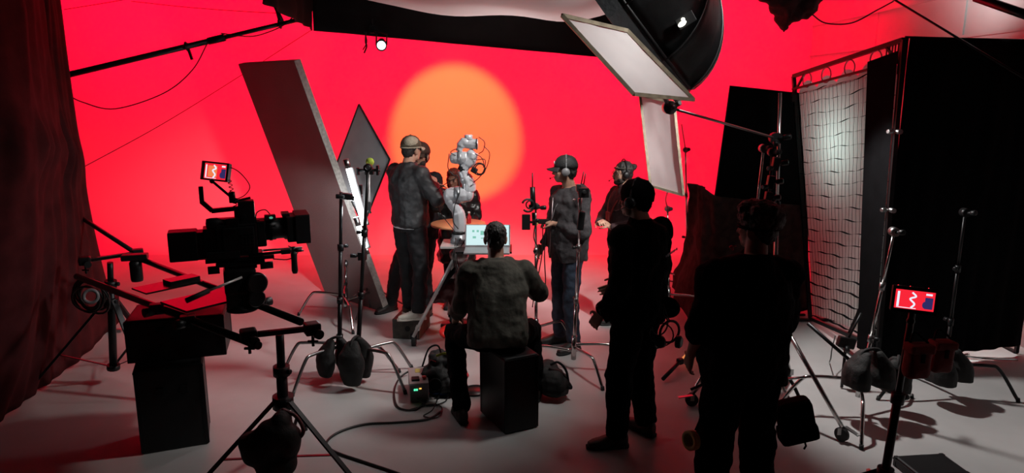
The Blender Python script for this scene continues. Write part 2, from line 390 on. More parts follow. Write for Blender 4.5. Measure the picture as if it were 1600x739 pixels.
# ================================================================== BLACK DRAPES
def drape(name, label, cat, base, top, m, n=60, rows=26, amp=.05, waves=14, th=.008, shape=None, parent=None, group=None, nz=.04, cur=1.0):
    """hanging cloth between a lower and an upper polyline (interpolated), with folds"""
    def at(poly, t):
        t *= len(poly)-1; i = min(int(t), len(poly)-2); return lerp(poly[i], poly[i+1], t-i)
    g = []
    for r in range(rows+1):
        v = r/rows; row = []
        for c in range(n+1):
            u = c/n; a = at(top, u); b = at(base, u); p = lerp(a, b, v); h = lerp(a, b, v**cur); p.x, p.y = h.x, h.y
            d = (at(base, min(1, u+.02))-at(base, max(0, u-.02))); nn = V((-d.y, d.x, 0)).normalized()
            k = amp*(.35+.65*v)*(math.sin(u*waves*2*math.pi+1.3*math.sin(u*9)+.8*v)+.4*math.sin(u*waves*4.3+2*v))
            k += nz*(noise.noise(V((u*6, v*4, 3.1)))+.5*noise.noise(V((u*14, v*9, 7))))
            if shape: k += shape(u, v)
            if cur > 1: k *= 1-.8*u**3
            row.append(p+nn*k)
        g.append(row)
    mb = MB(); mb.sheet(g, th); return mb.obj(name, m, parent)
e0 = Z(-170, 790); 
o = drape('stage_curtain', '', '', [Z(-330, 800)+V((0,0,.02)), Z(0, 668)+V((0,0,.02)), Z(90, 590)+V((0,0,.02)), Z(186, 505)+V((0,0,.02))],
  [P(-330, -330, 3.6), P(0, -260, 5.1), P(50, -120, 6.2), P(86, -60, 6.6)], 'velvet', n=120, rows=44, amp=.016, waves=13, nz=.05, cur=3.6,
  shape=lambda u, v: -.10*math.exp(-((v-.50)/.05)**2)*(.6+.4*math.sin(u*70))+.04*v*math.sin(u*5))
tag(o, 'tall dark wine-black velvet curtain hanging at the left edge of the stage', 'curtain')

# black cloth wall on its pipe frame at right
t = thing('curtain_frame', 'wide black cloth flat on a pipe frame, right of the grid frame', 'cloth frame', Z(1500, 556), None)
b0, b1 = P(1385, 541, 5.95), P(1790, 574, 6.3); t0, t1 = P(1432, 65, 5.95), P(1830, 58, 6.3)
b0.z = b1.z = .10; t0.z = t1.z = (t0.z+t1.z)/2
b1 = V((4.72, 6.25, .10)); t1 = V((4.72, 6.25, t0.z)); t0.x = b0.x = 3.16; t0.y = b0.y = 5.84
drape('black_cloth', '', '', [b0, b1], [t0, t1], 'duvet', n=50, rows=16, amp=.012, waves=7, parent=t, nz=.02)
mb = MB(); mb.path([b0+V((0,.05,0)), t0+V((0,.05,0)), t1+V((0,.05,0)), b1+V((0,.05,0))], .018, 8); mb.obj('pipe_frame', 'blackm', t)
for q in (b0, b1):
    mb = MB(); mb.bar(q+V((0,.05,-.09)), q+V((0,.65,-.09)), .04, .02); mb.bar(q+V((0,.05,-.09)), q+V((0,.05,.1)), .03, .03); mb.bar(q+V((0,.6,-.09)), q+V((0,.07,.9)), .02, .02); mb.obj('base', 'blackm', t)

# grid frame: diffusion cloth with a black egg-crate grid laced to a square frame
TL, TR, BL, BR = P(1240, 119, 7.35), P(1412, 62, 5.75), P(1266, 497, 7.25), P(1372, 543, 5.75)
t = thing('grid_frame', 'big upright diffusion frame with black egg-crate grid, glowing white, right', 'diffusion frame', V(((BL.x+BR.x)/2, (BL.y+BR.y)/2, 0)), None)
def GP(u, v, d=0.0):
    p = (TL*(1-u)+TR*u)*(1-v)+(BL*(1-u)+BR*u)*v
    nn = (TR-TL).cross(BL-TL).normalized()            # towards the set
    if nn.x > 0: nn = -nn
    sag = .05*math.sin(math.pi*min(1, max(0, u)))*(v)
    return p + nn*(d-sag*.5) + V((0,0,-.022*math.sin(math.pi*min(1, max(0, u)))*(1-v)))
mb = MB(); mb.sheet([[GP(.02+.96*i/96, .07+.91*j/30, -.03+.010*math.sin(i*1.6)) for i in range(97)] for j in range(31)])
mb.obj('diffusion_cloth', 'gridcloth', t)
mb = MB(); NX, NY, DD = 24, 20, .004
for i in range(NX+1):
    u = .02+.96*i/NX
    mb.sheet([[GP(u+.003*math.sin(j*.9+i), .07+.91*j/44, 0), GP(u+.003*math.sin(j*.9+i), .07+.91*j/44, DD)] for j in range(45)])
for j in range(NY+1):
    v0 = .07+.91*j/NY; DD = .03
    mb.sheet([[GP(.02+.96*i/48, v0+.0022*math.sin(i*.65+j*1.7)+.003*math.sin(i*.26+j), 0), GP(.02+.96*i/48, v0+.0022*math.sin(i*.65+j*1.7)+.003*math.sin(i*.26+j), DD)] for i in range(49)])
mb.obj('egg_crate_grid', 'duvet', t)
mb = MB(); mb.sheet([[GP(.03+.80*i/48, .075-(1-k)*(.012+.035*abs(math.sin(i/48*math.pi*4))), -.02) for i in range(49)] for k in (0, .5, 1)]); mb.obj('scalloped_edge', 'silk', t)
mb = MB()
for a, b in ((TL, TR), (TR, BR), (BL, TL), (BL, BR)): mb.bar(a, b, .035, .035)
mb.bar(TL+V((0,0,-.13)), TR+V((0,0,-.16)), .02, .02)
for k in range(12):
    u = k/11; mb.bar(lerp(TR, TL, 0)+(TL-TR)*u*.12, lerp(TR, TL, 0)+(TL-TR)*(u*.12)+V((0,0,-.16 if k % 2 else -.0)), .008, .008)
mb.obj('frame', 'blackm', t)
for u in (.16, .36, .58, .8):                           # lacing loops
    p = GP(u, .0, 0); mb = MB(); mb.torus(p+V((0,0,-.07)), (1,.2,0), .07, .006, 14, 6); mb.obj('lacing_loop', 'steel', t)
for q, d in ((TL, 1), (TR, -1)):                       # corner brackets
    mb = MB(); e = (TR-TL).normalized()*d; mb.bar(q+e*.22, q+V((0,0,-.2)), .018, .018); mb.bar(q+e*.02, q+e*.02+V((0,0,-.26)), .02, .02); mb.obj('corner_bracket', 'blackm', t)
for v in (.28, .53):
    mb = MB(); p = GP(1.0, v); mb.tube(p-V((.0,.07,0)), p+V((0,.07,0)), .02); knob(mb, p, (-1,-.4,0), .09, .02); mb.obj('clamp', 'steel', t)
mb = MB()                                              # black side cloth between grid and post
mb.sheet([[lerp(GP(.76, v, .035), GP(.99, v, .03), k/3) for k in range(4)] for v in [.03+1.0*j/20 for j in range(21)]]); mb.obj('side_flap', 'duvet', t)
mb = MB(); 
for q in (BR, BL): mb = MB(); mb.bar(V((q.x, q.y, .02)), q, .03, .03); mb.bar(V((q.x-.25, q.y, .02)), V((q.x+.5, q.y, .02)), .04, .025); mb.obj('base', 'blackm', t)

# floppy flag and brown cloth behind, tall silver stand
t = thing('floppy_flag', 'black cloth floppy flag hanging beside the tall silver stand', 'flag', V((P(1180, 300, 7.3).x, 7.3, 0)), None)
a, b, c, d = P(1141, 134, 7.45), P(1262, 147, 7.6), P(1262, 440, 7.6), P(1100, 430, 7.45)
drape('black_cloth', '', '', [d, c], [a, b], 'duvet', n=20, rows=10, amp=.006, waves=3, parent=t, nz=.01)
mb = MB(); mb.path([d, a, b, c], .008, 8, closed=True); mb.obj('wire_frame', 'blackm', t)
mb = MB(); q = lerp(c, d, .4); mb.tube(q+V((0,.03,0)), V((q.x+.05, 7.42, 0.02)), .014); mb.bar(V((q.x-.3, 7.42, .02)), V((q.x+.4, 7.42, .02)), .03, .02); mb.bar(V((q.x+.05, 7.1, .02)), V((q.x+.05, 7.75, .02)), .03, .02); mb.obj('support_pole', 'blackm', t)

def bshape(u, v): return .06*math.sin(u*9+v)+.05*math.sin(v*4)
bb = [Z(1046, 452), Z(1082, 506), Z(1130, 512), Z(1215, 500), Z(1262, 486)]
tt = [P(1074, 286, 7.5), P(1095, 292, 7.3), P(1122, 306, 7.2), P(1215, 318, 7.35), P(1262, 322, 7.5)]
bb = [q+V((0,0,.03)) for q in bb]
o = drape('draped_cloth', '', '', bb, tt, 'brown', n=60, rows=26, amp=.03, waves=4, th=.012, shape=bshape, nz=.05)
tag(o, 'dark brown duvetyne cloth draped in a tent shape behind the two nearest men', 'cloth')

# ================================================================== OVERHEAD SILK
LF, RF = P(487, -8, 7.0), P(1010, -10, 8.2); zz = 3.42
LF.z = RF.z = zz; LN, RN = V((LF.x+.25, 4.9, zz)), V((RF.x-.3, 5.3, zz))
t = thing('overhead_silk', 'overhead frame of sagging white silk with a long black skirt', 'overhead frame', ((LF.x+RF.x)/2, 6.4, zz))
mb = MB(); ff = [LF, RF, RN, LN]
mb.path(ff, .025, 10, closed=True); mb.obj('frame', 'alu', t)
mb = MB(); g = []
for j in range(25):
    v = j/24; g.append([])
    for i in range(31):
        u = i/30; p = lerp(lerp(LF, RF, u), lerp(LN, RN, u), v)
        s_ = (1-(2*u-1)**4)*(1-(2*v-1)**4)
        p.z -= .36*s_*(.75+.35*u)+.02*math.sin(u*17+v*4)*s_+.025*noise.noise(V((u*5, v*5, 1)))
        g[-1].append(p)
mb.sheet(g); mb.obj('white_silk', 'silk', t)
hl, hr = P(490, 48, 7.0), P(985, 94, 8.2)
drape('black_skirt', '', '', [hl, lerp(hl, hr, .5)+V((0,0,-.0)), hr], [LF, RF], 'skirt', n=60, rows=8, amp=.010, waves=5, parent=t, nz=.02)
hn = P(440, -30, 6.2)
drape('black_skirt', '', '', [V((LN.x, LN.y, hl.z)), hl], [LN, LF], 'skirt', n=30, rows=8, amp=.015, waves=4, parent=t, nz=.02)
mb = MB(); mb.bar(LF, LF+V((0,0,2.2)), .02, .02); mb.bar(RF, RF+V((0,0,2.2)), .02, .02); mb.bar(LN, LN+V((0,0,2.2)), .02, .02); mb.bar(RN, RN+V((0,0,2.2)), .02, .02); mb.obj('hanging_wire', 'steel', t)

# small spotlight hanging under the skirt, aimed back at us
p = P(596, 70, 7.05); t = thing('spotlight', 'small black spotlight with a lit lens hanging below the overhead skirt', 'spotlight', p)
d = (V((-.5, 2, 1.6))-p).normalized()
mb = MB(); mb.lathe([(.02,-.17), (.036,-.16), (.036,-.05), (.05,-.03), (.052,.05), (.046,.055), (.043,.03), (.0,.03)], p, d, 20); mb.obj('housing', 'black', t)
mb = MB(); mb.lathe([(.042,.028), (.03,.042), (.0,.046)], p, d, 20); mb.obj('lens', 'e_spot', t)
mb = MB(); k = P(582, 46, 7.15); mb.path([p+V((.05,0,0)), p+V((.05,.03,.1)), k, k+V((0,.0,.1))], .008, 6); mb.path([p+V((-.05,0,0)), p+V((-.05,.03,.1)), k], .008, 6); mb.box(k, (.05,.05,.07), bev=.006); mb.obj('yoke', 'blackm', t)
mb = MB(); mb.path(bez([P(572, 50, 7.1), P(571, 65, 7.1), P(573, 72, 7.1), P(569, 83, 7.1)], 6), .008, 6); mb.path(bez([P(570, 50, 7.1), P(573, 66, 7.1), P(567, 78, 7.1)], 6), .006, 6); mb.obj('cable', 'cable', t)

# pipe boom from the left
a, b = P(98, 119, 6.7), P(474, 29, 6.95)
t = thing('pipe_boom', 'long grey steel pipe slanting from curtain up to the overhead frame', 'pipe', a)
mb = MB(); k = lerp(a, b, .62); mb.tube(a, k, .028, .026); mb.tube(k, b, .02); mb.obj('pipe', 'dkgrey', t)
mb = MB(); mb.tube(lerp(a, b, .60), lerp(a, b, .67), .034); mb.obj('coupler', 'blackm', t)
for f, (dx, dz) in ((.51, (.04, -.12)), (.9, (-.07, .35))):
    q = lerp(a, b, f); mb = MB(); mb.torus(q, b-a, .034, .012, 14, 6); mb.bar(q+V((0,0,.03)), q+V((dx, 0, dz)), .022, .022); knob(mb, q+V((0,-.03,0)), (.2,-1,-.3), .06, .016); mb.obj('clamp', 'blackm', t)
mb = MB(); q = P(420, -20, 6.9); mb.tube(P(440, 34, 6.9), q, .012); mb.tube(P(427, 4, 6.9), P(441, 33, 6.9), .018); mb.obj('hanger_rod', 'blackm', t)
mb = MB(); mb.path(bez([P(325, 66, 6.8), P(300, 110, 6.8), P(255, 146, 6.8), P(180, 170, 6.8), P(130, 160, 6.8), P(102, 146, 6.8)], 8), .006, 6); mb.obj('cable', 'cable', t)
mb = MB(); mb.path(bez([P(345, 52, 6.8), P(390, 57, 6.85), P(420, 50, 6.9), P(445, 38, 6.9), P(462, 22, 6.95)], 8), .006, 6); mb.obj('cable', 'cable', t)
def line(name, label, pts, r, m, cat='rope', n=8):
    mb = MB(); mb.path(bez(pts, n) if len(pts) > 2 else pts, r, 6); return tag(mb.obj(name, m, pos=pts[0]), label, cat)
line('guy_rope', 'thin red-lit guy rope running from curtain stand up behind the foam board', [P(112, 271, 7.6), P(250, 196, 8.2), P(370, 122, 8.8), P(488, 46, 9.3)], .0045, 'rope')
line('hanging_cable', 'thin wire along the top left of the red wall', [P(100, 15, 11), P(180, 2, 11), P(230, -8, 11)], .006, 'rope', 'cable')
line('hanging_cable', 'thin wire across the red wall above the pipe', [P(205, 2, 11.2), P(300, 12, 11.2), P(400, 19, 11.2), P(480, 22, 11.2)], .006, 'rope', 'cable')
# ================================================================== FOAM BOARDS
def slab(mb, c, th):
    """c: four corners in order, thickness backwards"""
    c = [V(q) for q in c]; n = (c[1]-c[0]).cross(c[3]-c[0]).normalized()
    if n.y < 0: n = -n
    k = [q+n*th for q in c]
    mb.add(c+k, [(0,1,2,3), (7,6,5,4), (0,4,5,1), (1,5,6,2), (2,6,7,3), (3,7,4,0)]); return n
BRp = Z(601, 490); TRp = P(459, 95, 7.25); BLp = Z(508, 459)
e = (BLp-BRp)*.98; TLp = TRp+e; TLp.z = P(368, 100, TLp.y).z; 
t = thing('foam_board', 'tall tilted slab of foam board with speckled brown-grey face and ragged pale edge', 'foam board', BRp)
mb = MB(); cs = [TLp, TRp, BRp+V((0,0,.01)), BLp+V((0,0,.01))]
n = (cs[1]-cs[0]).cross(cs[3]-cs[0]).normalized(); n = n if n.y > 0 else -n
mb.sheet([[lerp(lerp(TLp, TRp, u/8), lerp(cs[3], cs[2], u/8), v/16) for u in range(9)] for v in range(17)]); mb.obj('face', 'polygrey', t)
mb = MB(); k = n*.004; slab(mb, [q+k for q in cs], .075); mb.obj('foam_core', 'polyedge', t)
# clamp stand behind it
cstand('chrome stand behind the leaning foam board, only its spread legs showing', Z(541, 497), P(541, 380, 7.9)+V((0,0,0)), a0=R(170), legr=.55, head=False)
mb = MB(); q = P(521, 468, 7.6); mb.lathe([(.03,0), (.045,.02), (.05,.08), (.03,.1), (.02,.16)], q-V((0,0,.05)), (0,0,1), 16); 
# grey diamond card
A, B, Cc, D = P(561, 163, 7.5), P(609, 249, 7.25), P(568, 352, 7.35), P(524, 262, 7.6)
t = thing('grey_card', 'mid grey diamond-shaped card held point-up behind the tube light', 'card', (A+Cc)/2)
mb = MB(); slab(mb, [A, B, Cc, D], .012); mb.obj('card', 'grey', t)
mb = MB(); cc = (A+B+Cc+D)/4
for q1, q2 in ((A, B), (B, Cc), (Cc, D), (D, A)): mb.bar(q1, q2, .012, .016)
mb.obj('edge_frame', 'dkgrey', t)
mb = MB(); f = V((cc.x-.03, cc.y+.25, 0)); mb.tube(cc+V((0,.03,0)), cc+V((0,.25,0)), .01); mb.tube(cc+V((-.03,.25,.05)), f+V((0,0,.02)), .013)
for a_ in (20, 140, 260): mb.tube(f+V((0,0,.3)), f+V((math.cos(R(a_))*.4, math.sin(R(a_))*.4, .01)), .01)
mb.obj('card_stand', 'steel', t)

# ================================================================== WHITE PANELS, OCTABOX
def panel(label, c, m='white', rr=.012, grp=None):
    c = [V(q) for q in c]; t = thing('diffusion_panel', label, 'panel', (c[0]+c[2])/2, grp)
    mb = MB(); g = []
    for j in range(13):
        g.append([])
        for i in range(13):
            u, v = i/12, j/12; p = (c[0]*(1-u)+c[1]*u)*(1-v)+(c[3]*(1-u)+c[2]*u)*v
            p += V((0, .02*math.sin(u*math.pi)*math.sin(v*math.pi)+.006*noise.noise(V((u*4, v*4, 0))), 0)); g[-1].append(p)
    mb.sheet(g); mb.obj('fabric', m, t)
    mb = MB()
    for k in range(4): mb.bar(c[k], c[(k+1) % 4], rr*1.8, rr*1.8)
    mb.obj('frame', 'gold', t); return t
panel('large white diffusion frame tilted below the octabox, held by a long arm', [P(878, 24, 4.1), P(980, 48, 4.3), P(1084, 156, 4.35), P(990, 147, 4.1)])
c4 = [P(1000, 149, 6.4), P(1053, 160, 6.15), P(1068, 305, 6.1), P(1016, 290, 6.35)]
panel('tall narrow white reflector hanging behind the tilted frame', c4)
# grip arm to the stand cluster
a, b = P(1046, 168, 4.35), P(1212, 216, 5.3)
t = thing('extension_boom', 'thin steel grip arm reaching from stand cluster to the tilted white frame', 'grip arm', b)
mb = MB(); mb.tube(a, b+(b-a)*.06, .009); mb.obj('rod', 'steel', t)
mb = MB(); mb.tube(a-V((0,.035,0)), a+V((0,.035,0)), .04, n=18); mb.bar(a, P(1038, 150, 4.25), .02, .02); knob(mb, a+V((0,-.03,0)), (.5,-1,.4), .09, .018); mb.obj('grip_head', 'steel', t)
mb = MB(); mb.tube(b-V((0,.04,0)), b+V((0,.04,0)), .042, n=18); knob(mb, b+V((0,-.03,0)), (.9,-.6,.2), .1, .02); knob(mb, b, (-.3,-1,-.5), .1, .02); mb.obj('grip_head', 'blackm', t)

# octabox
ax = V((-.75, .23, -.58)).normalized(); mc = P(976, -12, 5.35)
t = thing('octabox', 'huge glossy black octagonal softbox bulging from the top right', 'softbox', mc)
x, y, _ = frame_of(ax)
RADm, DEP, NR = .87, .56, 12
x = (V((0,0,1))-ax*ax.z).normalized(); y = ax.cross(x)
def OP(k, s_, r_=1.0):
    a = 2*math.pi*(k+.5)/NR; rad = RADm*(math.sin(s_*math.pi/2))**.85*r_; dep = -DEP*math.cos(s_*math.pi/2)
    return mc + x*(math.cos(a)*rad) + y*(math.sin(a)*rad) + ax*dep
for k in range(NR):
    mb = MB(); g = []
    for i in range(13):
        s_ = .1+.9*i/12; row = []
        for j in range(5):
            f = j/4; p = lerp(OP(k, s_), OP(k+1, s_), f)
            bul = math.sin(f*math.pi)*(-.035*s_)
            p += (p-mc-ax*((p-mc).dot(ax))).normalized()*bul
            row.append(p)
        g.append(row)
    mb.sheet(g, .004); mb.obj('side_panel', 'softblack', t)
    mb = MB(); mb.path([OP(k, .1+.9*i/12, 1.008) for i in range(13)], .006, 6); mb.obj('rib', 'dkgrey', t)
mb = MB(); mb.path([OP(k, 1) for k in range(NR)], .012, 6, closed=True); mb.obj('rim', 'black', t)
mb = MB(); g = [[OP(k, 1.0, 1.0)+ax*.0 for k in range(NR+1)], [OP(k, 1.0, 1.03)+ax*.13 for k in range(NR+1)]]; mb.sheet(g, .004, False); mb.obj('front_lip', 'silver', t)
mb = MB(); mb.lathe([(.16,0), (.16,.05), (.1,.08), (.09,.4), (.06,.42)], mc-ax*(DEP*.98), -ax, 20); mb.obj('lamp_head', 'black', t)
q = P(1066, 37, 5.0)
# lamp leak visible through a vent in the fabric
def onshell(px, py):
    r = ray(px, py); o_ = V((0,0,CAMZ)); best = None
    for i in range(200, 1600):
        p = o_+r*(i*.006); h = -(p-mc).dot(ax); rad = (p-mc+ax*h).length
        if 0 < h < DEP:
            s_ = math.acos(h/DEP)*2/math.pi
            if rad < RADm*(math.sin(s_*math.pi/2))**.85: return p-r.normalized()*.03
    return None
q = onshell(1066, 37)
if q:
    mb = MB(); r = ray(1066, 37).normalized(); mb.box(q+V((.02,0,.02)), (.12,.012,.07), (0, R(-32), 0), bev=.004); mb.obj('vent_flap', 'dkgrey', t)
    mb = MB(); mb.ell(q-r*.012, (.028,.012,.015), (0, R(-35), 0)); mb.ell(q-r*.012+V((.004,0,.026)), (.012,.01,.010)); mb.obj('lamp_leak', 'e_hot', t)
mb = MB(); e = mc-ax*(DEP+.3); mb.tube(e, V((e.x, e.y, 5.6)), .02); mb.obj('hanging_pole', 'blackm', t)

# black cloth bundle and pipe at top right, cables on the block wall
mb = MB(); q = P(1237, 5, 8.0)
for dx, dz, rx, rz in ((0,.02,.28,.17), (-.2,.12,.22,.13), (.17,.1,.2,.17), (.08,-.06,.17,.12), (-.06,-.16,.05,.14), (.02,.3,.4,.2), (-.45,.2,.3,.1)): mb.ell(q+V((dx, 0, dz)), (rx, .16, rz))
o = mb.organic('cloth_bundle', 'maroon', voxel=.03, smooth=3, wr=(.15, .12), wr2=(.05, .04), pos=q); tag(o, 'dark bundle of cloth hanging high in the wall corner', 'cloth')
line('overhead_pipe', 'thick dark pipe crossing the top right corner', [P(1525, -4, 4.9), P(1640, 36, 4.4)], .03, 'blackm', 'pipe')
line('guy_rope', 'dark straight rope slanting down over the black cloth at right', [P(1385, -8, 6.2), P(1640, 146, 5.0)], .009, 'blackm')
line('hanging_cable', 'black cable looping below the cloth bundle on the block wall', [P(1268, 22, 8.5), P(1290, 36, 8.5), P(1330, 36, 8.2), P(1370, 16, 8.0), P(1396, 2, 7.8)], .008, 'cable', 'cable')
# ================================================================== CINEMA CAMERA ON ITS SLIDER
def rigid(o, deg): return Matrix.Translation(V(o)) @ Matrix.Rotation(R(deg), 4, 'Z')
O = P(375, 400, 4.55); CM = rigid(O, 22)
t = thing('cinema_camera', 'black cinema camera with matte box, battery and top monitor on the slider', 'camera', O)
def part(name, m, f, parent=None, mtx=None):
    b = MB(mtx or CM); f(b); return b.obj(name, m, parent or t)
body = part('camera_body', 'black', lambda b: (b.box((-.01,0,.125), (.25,.15,.20), bev=.008), b.box((.0,-.078,.13), (.19,.012,.15), bev=.004), b.box((-.16,0,.12), (.10,.14,.17), bev=.008), b.box((-.02,0,.235), (.26,.11,.04), bev=.005), b.box((-.1,-.07,.03), (.2,.03,.05), bev=.006), b.box((.14,-.0,.15), (.06,.15,.17), bev=.01)))
def vents(b):
    for i in range(6):
        for j in range(4): b.tube((.02+.022*j, -.084, .05+.022*i), (.02+.022*j, -.089, .05+.022*i), .006, n=8)
    for j in range(3): b.tube((-.08+.03*j, -.084, .19), (-.08+.03*j, -.09, .19), .009, n=10)
part('side_buttons', 'blackm', vents, body)
bat = part('battery', 'black', lambda b: (b.box((-.33,0,.10), (.17,.14,.19), bev=.01), b.box((-.21,0,.10), (.10,.13,.17), bev=.006)))
part('charge_light', 'e_green', lambda b: (b.box((-.352,-.066,.125), (.012,.003,.006)), b.box((-.352,-.066,.112), (.012,.003,.005))), bat)
lens = part('lens', 'black', lambda b: (b.lathe([(.055,0), (.068,.01), (.068,.05), (.076,.055), (.076,.12), (.070,.125), (.070,.17), (.08,.18), (.08,.23)], (.11,0,.17), (1,0,0), 28)))
def teeth(b):
    for k in range(40):
        a = k*2*math.pi/40; b.box((.20, math.cos(a)*.078, .17+math.sin(a)*.078), (.018, .005, .005), (a, 0, 0))
part('focus_ring', 'blackm', teeth, lens)
mbx = part('matte_box', 'black', lambda b: (b.box((.33,0,.17), (.06,.19,.17), bev=.006), b.box((.40,.0,.262), (.09,.22,.008), bev=.002), b.box((.40,.0,.078), (.09,.22,.008), bev=.002), b.box((.40,.11,.17), (.09,.008,.18), bev=.002), b.box((.40,-.11,.17), (.09,.008,.18), bev=.002), b.box((.3,0,.262), (.05,.12,.02), bev=.004)))
part('focus_motor', 'black', lambda b: (b.box((.2,-.06,.255), (.07,.05,.035), bev=.005), b.tube((.17,-.05,.2), (.23,-.05,.2), .025)))
part('motor_light', 'e_dimgreen', lambda b: b.ell((.205,-.088,.256), (.012,.004,.008)))
part('cable', 'cable', lambda b: (b.path(bez([(.11,-.06,.22), (.12,-.07,.29), (.17,-.08,.31), (.2,-.08,.28)], 6), .004, 6), b.path(bez([(.3,-.08,.06), (.36,-.09,.02), (.3,-.08,-.03), (.2,-.08,-.02)], 6), .004, 6)))
part('rods', 'steel', lambda b: (b.tube((-.3,-.05,.015), (.4,-.05,.015), .0075), b.tube((-.3,.05,.015), (.4,.05,.015), .0075)))
part('dovetail_plate', 'blackm', lambda b: (b.box((-.0,0,-.012), (.42,.1,.025), bev=.003), b.box((-.22,0,.02), (.12,.11,.03), bev=.004), b.box((.1,0,.01), (.08,.12,.03), bev=.004)))
hnd = part('top_handle', 'blackm', lambda b: (b.box((-.2,0,.415), (.028,.035,.11), bev=.004), b.bar((-.2,0,.37), (-.145,0,.31), .035, .028), b.bar((-.15,0,.31), (.02,0,.318), .035, .028), b.bar((.0,0,.24), (.0,0,.32), .03, .03)))
part('viewfinder', 'black', lambda b: (b.lathe([(.0,0), (.03,.005), (.036,.03), (.036,.07), (.025,.09), (.02,.14)], (-.19,-.04,.235), (1,0,0), 20), b.box((-.03,-.05,.235), (.08,.05,.06), bev=.006)))
part('control_module', 'black', lambda b: (b.box((.06,-.02,.29), (.10,.1,.16), bev=.008), b.box((.12,-.02,.22), (.03,.06,.04), bev=.004), b.tube((.04,-.07,.27), (.04,-.085,.27), .015)))
arm = part('monitor_arm', 'blackm', lambda b: (b.bar((.09,-.02,.385), (.0,-.03,.37), .014, .014), b.ell((.0,-.03,.372), .018), b.bar((-.02,-.03,.39), (-.125,-.04,.5), .016, .016), b.ell((-.13,-.04,.505), .016), b.tube((-.02,-.03,.36), (-.02,-.03,.43), .02)))
def coil(b): b.path([(.0+.012*math.cos(k*.9)-.03*k/60, -.05+.012*math.sin(k*.9), .30+.0036*k) for k in range(60)], .003, 5)
part('coiled_cable', 'cable', coil, arm)
part('cable', 'cable', lambda b: b.path(bez([(-.05,-.02,.60), (.03,-.05,.56), (.09,-.06,.47), (.06,-.05,.41), (.0,-.04,.38)], 6), .0035, 6), arm)
# monitor: turned towards us
MO = P(337, 268, 4.5); MM = Matrix.Translation(MO) @ Matrix.Rotation(R(-8), 4, 'Z') @ Matrix.Rotation(R(5), 4, 'Y') @ Matrix.Rotation(R(-12), 4, 'X')
mon = part('monitor', 'black', lambda b: (b.box((0,.016,0), (.178,.032,.118), bev=.006), b.box((0,-.004,.056), (.182,.02,.008), bev=.002), b.box((0,-.004,-.056), (.182,.02,.008), bev=.002), b.box((-.088,-.004,0), (.008,.02,.118), bev=.002), b.box((.084,-.004,0), (.014,.02,.118), bev=.002)), None, MM)
def screen(prefix_t, parent, mtx, w_, h_):
    part('screen', 'e_screen_red', lambda b: b.box((0,-.0015,0), (w_,.002,h_)), parent, mtx)
    part('screen_figure', 'e_screen_white', lambda b: (b.path(bez([(-.08*w_,-.004,.4*h_), (.02*w_,-.004,.2*h_), (-.12*w_,-.004,.05*h_), (.0*w_,-.004,-.2*h_), (-.08*w_,-.004,-.42*h_)], 5), h_*.05, 6), b.box((-.42*w_,-.003,.0), (.06*w_,.001,.8*h_)), b.box((.35*w_,-.003,.36*h_), (.16*w_,.001,.1*h_)), b.box((-.2*w_,-.003,-.44*h_), (.5*w_,.001,.04*h_))), parent, mtx)
    part('screen_shadow', 'e_screen_navy', lambda b: (b.box((.36*w_,-.003,-.1*h_), (.2*w_,.001,.6*h_)), b.ell((.26*w_,-.003,-.2*h_), (.06*w_,.001,.18*h_))), parent, mtx)
screen('', mon, MM, .150, .098)
part('screen_glow', 'e_screen_orange', lambda b: b.box((-.02,-.003,.0), (.06,.0008,.07)), mon, MM)
# follow grip
part('hand_grip', 'black', lambda b: (b.lathe([(.016,0), (.021,-.02), (.019,-.07), (.021,-.13), (.015,-.15)], (.33,-.12,.03), (0,0,1), 16), b.tube((.33,-.12,.02), (.33,-.12,.06), .012), b.tube((.05,-.1,.02), (.36,-.12,.035), .01), b.box((.28,-.115,.03), (.06,.03,.03), bev=.004), b.tube((.33,-.12,.035), (.38,-.12,.035), .014)))
# fluid head
t = thing('fluid_head', 'black fluid head with silver pan bar carrying the cinema camera', 'tripod head', O-V((0,0,.36)))
H = t
part('top_plate', 'blackm', lambda b: (b.box((.0,0,-.04), (.3,.12,.03), bev=.006), b.box((-.0,0,-.065), (.2,.09,.03), bev=.006), b.tube((-.2,-.02,-.075), (-.13,-.02,-.075), .026, n=14), b.tube((.12,-.03,-.07), (.2,-.03,-.07), .024, n=14)))
part('head_body', 'black', lambda b: (b.box((-.01,0,-.16), (.20,.16,.17), bev=.02), b.box((-.01,0,-.27), (.19,.15,.14), bev=.02), b.lathe([(.09,0), (.10,-.03), (.10,-.045)], (-.01,0,-.32), (0,0,1), 24)))
part('drag_wheel', 'blackm', lambda b: (b.lathe([(.06,0), (.072,.01), (.072,.035), (.06,.045)], (.08,-.07,-.17), (.35,-1,0), 24), b.lathe([(.055,0), (.06,.01), (.06,.035), (.05,.045)], (.07,-.07,-.27), (.35,-1,0), 24)))
part('pan_bar', 'alu', lambda b: (b.tube((.0,-.1,-.12), (-.22,-.2,-.17), .008)))
part('pan_grip', 'rubber', lambda b: b.tube((-.2,-.19,-.165), (-.33,-.25,-.2), .017, n=14))
